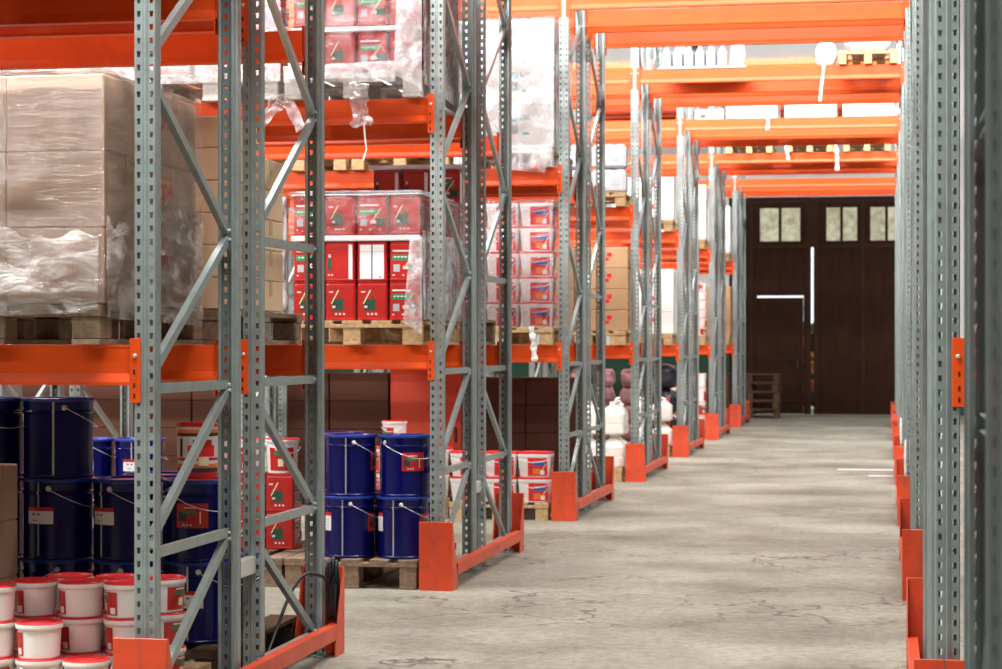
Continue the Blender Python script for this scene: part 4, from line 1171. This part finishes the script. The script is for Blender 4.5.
# upper shelf: white wrapped cartons with small prints
def white_print(w_, d_, h_):
    mb = MB(); y = -d_ / 2 - 0.0012
    def p(x0, x1, z0, z1, key, f=0):
        if f == 0: mb.box(x0, x1, y, y + 0.0008, z0, z1, key)
        else: mb.box(w_ / 2 + 0.0004, w_ / 2 + 0.0012, x0, x1, z0, z1, key)
    p(-0.17, -0.10, h_ * 0.62, h_ * 0.78, 'teal'); p(-0.08, 0.01, h_ * 0.66, h_ * 0.78, 'grey'); p(-0.17, -0.10, h_ * 0.34, h_ * 0.54, 'grey')
    p(-0.17, -0.03, h_ * 0.80, h_ * 0.82, 'cream'); p(-0.06, 0.0, h_ * 0.3, h_ * 0.36, 'teal')
    p(-0.1, 0.0, h_ * 0.3, h_ * 0.5, 'teal', 1)
    return mb
WC = carton_t(0.415, 0.5, 0.365, 'white', mark=white_print, tape='paper', name='white_carton')
for X, who in ((S0, 'the white load'), (S1, 'pale sheets'), (S2, 'deep pale sheets')):
    put_pallet(PAL_P if X == S0 else PAL, X, AY(3), LZ[2], f'wooden pallet under {who} on the third rack upper shelf')
stack(WC, (-3.425, -3.005), (Y + 0.19, Y + 0.70), 3.187, 0.366, 3, 'white carton in film', "third rack's upper shelf", 'carton', 'white cartons in film on the third rack', tiers=lambda j, i: 3 if (j == 0 or i == 1) else 0)
w = wrap('stretch_wrap', 'white cloudy film round the white cartons, third rack upper shelf', -3.635, -2.795, Y - 0.06, Y + 0.96, 3.20, 4.286, 'filmwhite', 0.035, 81, 'frlt', 0.04)
mb = MB(); mb.sheet((-3.2, Y - 0.115, 3.00), (-2.86, Y - 0.115, 2.97), (-2.80, Y - 0.11, 3.2), (-3.3, Y - 0.11, 3.2), 16, 8, 0.03, 88, 'filmmilk', out=(0, -1, 0)); link('loose_sheet', mb.mesh('loose_sheet'), w)
for X, nm in ((S1, 'beside the white cartons'), (S2, 'deep on the shelf')):
    spawn(bundle_t(0.8, 1.0, 0.9, 'palewrap', X, 'wrapped_sheets'), (X, AY(3), 3.171), 0, f'pale grey wrapped sheets {nm}, third rack upper shelf', 'bundle')

# ================================================================== fourth rack
Y = rowY(4)
def red_arc(w_, d_, h_):
    mb = MB(); mb.box(-w_ * 0.30, -w_ * 0.12, -d_ / 2 - 0.0016, -d_ / 2 - 0.0006, h_ * 0.55, h_ * 0.75, 'redplastic'); mb.box(-w_ * 0.38, -w_ * 0.22, -d_ / 2 - 0.0016, -d_ / 2 - 0.0006, h_ * 0.35, h_ * 0.5, 'redplastic'); return mb
TC = carton_t(0.285, 0.4, 0.228, 'carton2', mark=red_arc)
put_pallet(PAL_F, S0, AY(4), LZ[1], 'wooden pallet under the tan cartons on the fourth rack')
stack(TC, (-3.52, -3.225, -2.93), (Y + 0.13,), 1.652, 0.2295, 4, 'tan carton with red mark', "fourth rack's lower shelf", 'carton', 'tan cartons on the fourth rack', jitter=0.02)
put_pallet(PAL_F, S0, AY(4), LZ[2], 'wooden pallet under the grey bottle packs, fourth rack')
def pack_t():
    mb = MB(); mb.box(-0.19, 0.19, -0.13, 0.13, 0, 0.255, 'packgrey', 0.03)
    for i in range(3):
        for j in range(2): mb.lathe([(0.055, 0.2), (0.05, 0.258), (0.02, 0.268), (0, 0.268)], 10, 'grey', -0.125 + i * 0.125, -0.062 + j * 0.125)
    lb = MB(); lb.box(-0.12, 0.02, -0.1335, -0.1305, 0.07, 0.19, 'paper'); lb.box(0.05, 0.12, -0.1335, -0.1305, 0.09, 0.17, 'grey')
    return template([('bottle_pack', mb, None), ('label_print', lb, 0)])
stack(pack_t(), (-3.40, -3.0), (Y + 0.08,), 3.17, 0.27, 2, 'grey shrink-wrapped bottle pack', "fourth rack's upper shelf", 'bottle pack', 'bottle packs on the fourth rack')
put_pallet(PAL_F, S0 - 0.035, AY(4), 0, 'wooden pallet under the white jugs beside the fourth foot guard')
stack(JUG, (-3.50, -3.23, -2.96), (Y + 0.08, Y + 0.36), 0.150, 0.361, 2, 'white plastic jug', "fourth rack's floor", 'jug', 'white jugs on the fourth rack floor', rots=lambda j, i, t: i * 0.7 + t)
put_pallet(PAL_F, S0 - 0.035, BY(4), 0, 'wooden pallet under the mauve bundles, fourth rack')
for i, x in enumerate((-3.54, -3.25, -2.96)):
    for t in range(5):
        spawn(bundle_t(0.26, 0.4, 0.205 if t else 0.24, 'mauve', 11 + i * 5 + t), (x, Y + 1.58, 0.150 + (0 if t == 0 else 0.242 + (t - 1) * 0.207)), 0, f"mauve film bundle, {tiername(t, 5)} tier, {('inner', 'middle', 'aisle side')[i]} column behind the white jugs", 'bundle', 'mauve bundles behind the jugs')
# over the passage: bottles, a wrapped pallet
def bottle_t():
    R = 0.056; mb = MB()
    mb.lathe([(0, 0), (R, 0.0), (R, 0.155), (R * 0.35, 0.215), (R * 0.30, 0.22), (R * 0.30, 0.24)], 16, ['bottle', 'bottle', 'bottle', 'grey', 'grey'])
    cp = MB(); cp.lathe([(R * 0.36, 0.235), (R * 0.36, 0.262), (0, 0.264)], 12, 'mauve')
    return template([('bottle', mb, None), ('cap', cp, 0)])
stack(bottle_t(), tuple(-2.375 + 0.122 * i for i in range(6)), (Y + 0.10, Y + 0.23), 4.545, 0, 1, 'large pale bottle', 'high over the passage, fourth rack', 'bottle', 'pale bottles high over the passage')
board('tray', 'thin pale tray under the bottles high over the passage', -2.45, -1.50, Y + 0.0, Y + 1.05, 4.522, 4.543, 'paper', 'tray')
spawn(bundle_t(0.18, 0.3, 0.30, 'palewrap', 31, 'wrapped_sheets'), (-1.60, Y + 0.2, 4.545), 0, 'small white wrapped bundle at the end of the bottle row over the passage', 'bundle')
put_pallet(PAL_F, -0.19, AY(4), LZ[3], 'pale wooden pallet over the passage, near the bare uprights, fourth rack', sx=0.74)
spawn(bundle_t(0.62, 1.0, 0.55, 'palewrap', 33, 'wrapped_sheets'), (-0.19, AY(4), 4.672), 0, 'white wrapped load on the pallet high over the passage', 'bundle')
ribbon('hanging_film', 'white bunched film dangling from the fourth rack beam over the passage', [(-0.66, Y - 0.05, 4.66), (-0.66, Y - 0.05, 4.5), (-0.69, Y - 0.05, 4.25), (-0.70, Y - 0.05, 4.13)], 0.04, 'strap', seed=3)
spawn(bundle_t(0.26, 0.2, 0.26, 'palewrap', 35, 'film_bundle'), (-0.64, Y + 0.1, 4.523), 0, 'crumpled white film lump on the beam over the passage', 'bundle')

# ================================================================== fifth rack
Y = rowY(5)
WR = carton_t(0.40, 0.5, 0.285, 'white', mark=red_arc, tape='paper', name='white_carton')
put_pallet(PAL_F, S0, AY(5), LZ[1], 'wooden pallet under the white and red cartons, fifth rack')
stack(WR, (-3.42, -3.0), (Y + 0.2,), 1.652, 0.2865, 3, 'white carton with red mark', "fifth rack's lower shelf", 'carton', 'white cartons on the fifth rack')
put_pallet(PAL_F, S0, AY(5), LZ[2], 'wooden pallet under the white cartons on the fifth rack upper shelf')
stack(WR, (-3.42, -3.0), (Y + 0.2,), 3.172, 0.2865, 2, 'plain white carton', "fifth rack's upper shelf", 'carton', 'white cartons on the fifth rack')
put_pallet(PAL_F, S0 - 0.035, AY(5), 0, 'wooden pallet under the white jerrycans, fifth rack')
stack(JERRY, (-3.52, -3.24, -2.96), (Y + 0.08,), 0.150, 0.326, 2, 'white jerrycan with red cap', "fifth rack's floor", 'jerrycan', 'white jerrycans on the fifth rack')
put_pallet(PAL_F, S0 - 0.035, BY(5), 0, 'wooden pallet under dark film bundles behind the jerrycans')
for t in range(3): spawn(bundle_t(0.8, 0.6, 0.36, 'bagblack', 41 + t, 'film_bundle'), (S0, Y + 1.65, 0.150 + t * 0.362), 0, f"dark film bundle behind the jerrycans, {tiername(t, 3)} of the pile, fifth rack", 'bundle', 'dark bundles behind the jerrycans')
LOADW = carton_t(0.71, 0.95, 0.46, 'white', tape='paper', name='white_load')
spawn(WR, (-2.44, Y + 1.62, 4.523), 0, 'small white carton high over the passage beside the goods side upright, fifth rack', 'carton', 'loads over the passage on the fifth rack')
for i, x in enumerate((-1.85, -1.035, -0.235)):
    spawn(LOADW, (x, BY(5), 4.523), 0, f"bright white load over the passage, {('goods side', 'middle', 'bare side')[i]} one, fifth rack", 'load', 'loads over the passage on the fifth rack')
ribbon('hanging_film', 'short white film tail dangling over the fifth rack beam', [(-1.55, Y - 0.03, 4.60), (-1.54, Y - 0.03, 4.45), (-1.55, Y - 0.03, 4.36)], 0.06, 'strap', seed=5)

# ================================================================== sixth and last racks
Y = rowY(6)
put_pallet(PAL_F, S0, AY(6), LZ[1], 'wooden pallet under the pinkish bucket stack, sixth rack')
stack(BUCKET, (-3.28, -3.085, -2.89), (Y + 0.05,), 1.652, 0.1395, 6, 'white bucket with red lid', "sixth rack's lower shelf", 'bucket', 'buckets on the sixth rack', rots=lambda j, i, t: 2.0 + t)
put_pallet(PAL_F, S0, AY(6), LZ[2], 'wooden pallet under white cartons, sixth rack upper shelf')
stack(WR, (-3.42, -3.0), (Y + 0.2,), 3.172, 0.2865, 3, 'white carton', "sixth rack's upper shelf", 'carton', 'white cartons on the sixth rack')
put_pallet(PAL_F, S0 - 0.035, AY(6), 0, 'wooden pallet under the large red-lidded buckets, sixth rack')
stack(BUCKET_L, (-3.38, -3.145, -2.91), (Y + 0.06,), 0.150, 0.2255, 4, 'large white bucket with red label', "sixth rack's floor", 'bucket', 'large buckets on the sixth rack', rots=lambda j, i, t: 1.2 + t * 0.8)
for i, x in enumerate((-2.12, -1.175, -0.29)):
    put_pallet(PAL_F, x, AY(6), LZ[3], f"pale pallet over the passage, {('goods side', 'middle', 'bare side')[i]}, sixth rack", sx=0.86)
    spawn(LOADW, (x, AY(6), 4.673), 0, f"white load on the {('goods side', 'middle', 'bare side')[i]} pallet over the passage, sixth rack", 'load', 'loads over the passage on the sixth rack')
for i, px in enumerate((787, 836)):
    x = xat(px, Y); ribbon('hanging_film', f"white film tail dangling from the sixth rack beam, {('goods side', 'bare side')[i]} one", [(x, Y - 0.12, 4.62), (x + 0.02, Y - 0.12, 4.45), (x + 0.02, Y - 0.12, 4.40 - 0.17 * i)], 0.07, 'strap', seed=8 + i)
Y = rowY(7)
put_pallet(PAL_F, S0, AY(7), LZ[1], 'wooden pallet under tan cartons on the last rack')
stack(TC, (-3.52, -3.225, -2.93), (Y + 0.13,), 1.652, 0.2295, 4, 'tan carton', "last rack's lower shelf", 'carton', 'tan cartons on the last rack')
put_pallet(PAL_F, S0, AY(7), LZ[2], 'wooden pallet under white cartons on the last rack')
stack(WR, (-3.42, -3.0), (Y + 0.2,), 3.172, 0.2865, 3, 'white carton', "last rack's upper shelf", 'carton', 'white cartons on the last rack')
put_pallet(PAL_F, S0 - 0.035, AY(7), 0, 'wooden pallet with dark cartons on the last rack floor')
stack(BRN, (-3.545, -3.065), (Y + 0.24,), 0.150, 0.2535, 3, 'brown carton', 'floor of the last rack', 'carton', 'brown cartons on the last rack')
# stacked empty pallets by the door
for t in range(5):
    spawn(PAL_D, (-2.74, 43.5, t * 0.182), math.radians(90 + (2, -1, 1.5, -2, 0.5)[t]), f"empty dark pallet in the stack by the brown doors, {tiername(t, 5)} one", 'pallet', 'empty pallets by the doors')

# unseen loads, added just beyond the frame to shade the shelves below
DEEP = carton_t(0.82, 1.1, 0.95, 'carton', name='shade_load')
for lv, xs in ((1, (S1 - 0.05, S2)), (2, (S0 - 0.01, S1, S2))):
    for X in xs:
        spawn(DEEP, (X, AY(1), LZ[lv] + EPS), 0, f"unseen load added for shade on the nearest rack, {('', 'lower', 'upper')[lv]} shelf, {('first', 'second', 'third')[0 if X > -3.5 else (1 if X > -4.5 else 2)]} from the aisle", 'carton load', 'unseen loads added for shade').scale = (1, 1, 1.38 if lv == 2 else 1.2)
for k in (1, 2):
    for i, X in enumerate((-2.15, -1.25, -0.35)):
        spawn(DEEP, (X, AY(k), LZ[3] + EPS), 0, f"unseen load added for shade over the passage on the {('nearest', 'second', 'third')[k - 1]} rack, {('goods side', 'middle', 'bare side')[i]}", 'carton load', 'unseen loads added for shade')
# ------------------------------------------------------------------ loose straps and film
Y = rowY(2)
ribbon('hanging_film', 'clump of clear film hanging over the orange beam of the second rack', [(-3.16, Y - 0.17, 3.10), (-3.17, Y - 0.15, 2.98), (-3.15, Y - 0.14, 2.84)], 0.15, 'filmmilk', seed=11)
ribbon('hanging_strap', 'thin white string dangling below the film clump, second rack', [(-3.15, Y - 0.12, 2.92), (-3.14, Y - 0.12, 2.78), (-3.13, Y - 0.12, 2.70), (-3.15, Y - 0.12, 2.63)], 0.012, 'strap', seed=12)
ribbon('hanging_film', 'arched scrap of film hanging between the near uprights, second rack', [(-3.80, Y - 0.16, 2.84), (-3.74, Y - 0.16, 2.92), (-3.66, Y - 0.16, 3.02), (-3.60, Y - 0.16, 2.97), (-3.53, Y - 0.16, 2.82)], 0.10, 'filmmilk', seed=13)
Y3 = rowY(3)
ribbon('hanging_strap', 'white strap looping down from the upper shelf of the third rack', [(-3.62, Y3 - 0.10, 3.14), (-3.62, Y3 - 0.10, 2.8), (-3.64, Y3 - 0.10, 2.68), (-3.69, Y3 - 0.10, 2.63)], 0.025, 'strap', seed=14)
ribbon('hanging_strap', 'short white strap over the orange beam below the pink-hazed tubs', [(-2.98, Y3 - 0.10, 1.66), (-2.96, Y3 - 0.10, 1.5), (-2.95, Y3 - 0.10, 1.36)], 0.06, 'strap', seed=15)
Y5 = rowY(5)
spawn(bundle_t(0.22, 0.16, 0.12, 'palewrap', 61, 'film_bundle'), (-2.87, Y5 - 0.09 + 0.16, 1.502), 0, 'white crumpled film lump by the fifth rack upright', 'bundle') if False else None
for i, (px, py0, py1, k) in enumerate(((897.5, 418, 444, 4), (901, 440, 478, 3))):
    yy = rowY(k) - 0.12; x = FRAME_X[2] - 0.052
    z0, z1 = zat(py0, x, yy), zat(py1, x, yy)
    ribbon('hanging_strap', f"white strap tied to the bare-side upright of the {('fourth', 'third')[i]} rack near its foot", [(x, yy + 0.06, z0), (x - 0.004, yy + 0.05, (z0 + z1) / 2), (x, yy + 0.06, z1)], 0.022, 'strap', seed=20 + i)

# ------------------------------------------------------------------ light
def strip_light(name, y, x0, x1, z, power, tilt=0.0, width=0.4, col=(1, 0.995, 0.985)):
    l = bpy.data.lights.new(name, 'AREA'); l.shape = 'RECTANGLE'; l.size = x1 - x0; l.size_y = width
    l.energy = power; l.color = col
    o = bpy.data.objects.new(name, l); COL.objects.link(o); o.location = ((x0 + x1) / 2, y, z); o.rotation_euler = (tilt, 0, 0)
# rows of shaded strip luminaires hung over the cross aisles, leaning toward the rack fronts
LIGHTS = [(0.9, 6.6, 400, 35), (rowY(1) - 1.55, 6.6, 1350, 30), (rowY(2) - 1.15, 6.3, 1050, 24)] + [(rowY(k) - 1.3, 6.2, P, 28) for k, P in zip(range(3, 8), (880, 950, 980, 930, 580))] + [(rowY(7) + 3.4, 8.3, 140, 0)]
for y, z, P, t in LIGHTS: strip_light('strip_light', y, -12.0, (-0.2 if 5 < y < 8 else 5.0), z, P, math.radians(t))
world = bpy.data.worlds.new('World'); scene.world = world; world.use_nodes = True
bg = world.node_tree.nodes['Background']; bg.inputs[0].default_value = (0.95, 0.98, 1.0, 1); bg.inputs[1].default_value = 1.2

# ------------------------------------------------------------------ camera
cam = bpy.data.cameras.new('Camera'); co = bpy.data.objects.new('Camera', cam); COL.objects.link(co)
co.location = (0, 0, CAMZ); co.rotation_euler = (PI / 2, 0, TH)
cam.sensor_width = 36.0; cam.lens = F * 36.0 / 1002.0
cam.shift_y = 10.5 / 1002.0
cam.dof.use_dof = True; cam.dof.focus_distance = 9.5; cam.dof.aperture_fstop = 6.0
cam.clip_start = 0.05; cam.clip_end = 200
scene.camera = co
vs_ = scene.view_settings; vs_.view_transform = 'Standard'; vs_.look = 'None'; vs_.exposure = 0.18; vs_.gamma = 1.0; vs_.use_curve_mapping = False
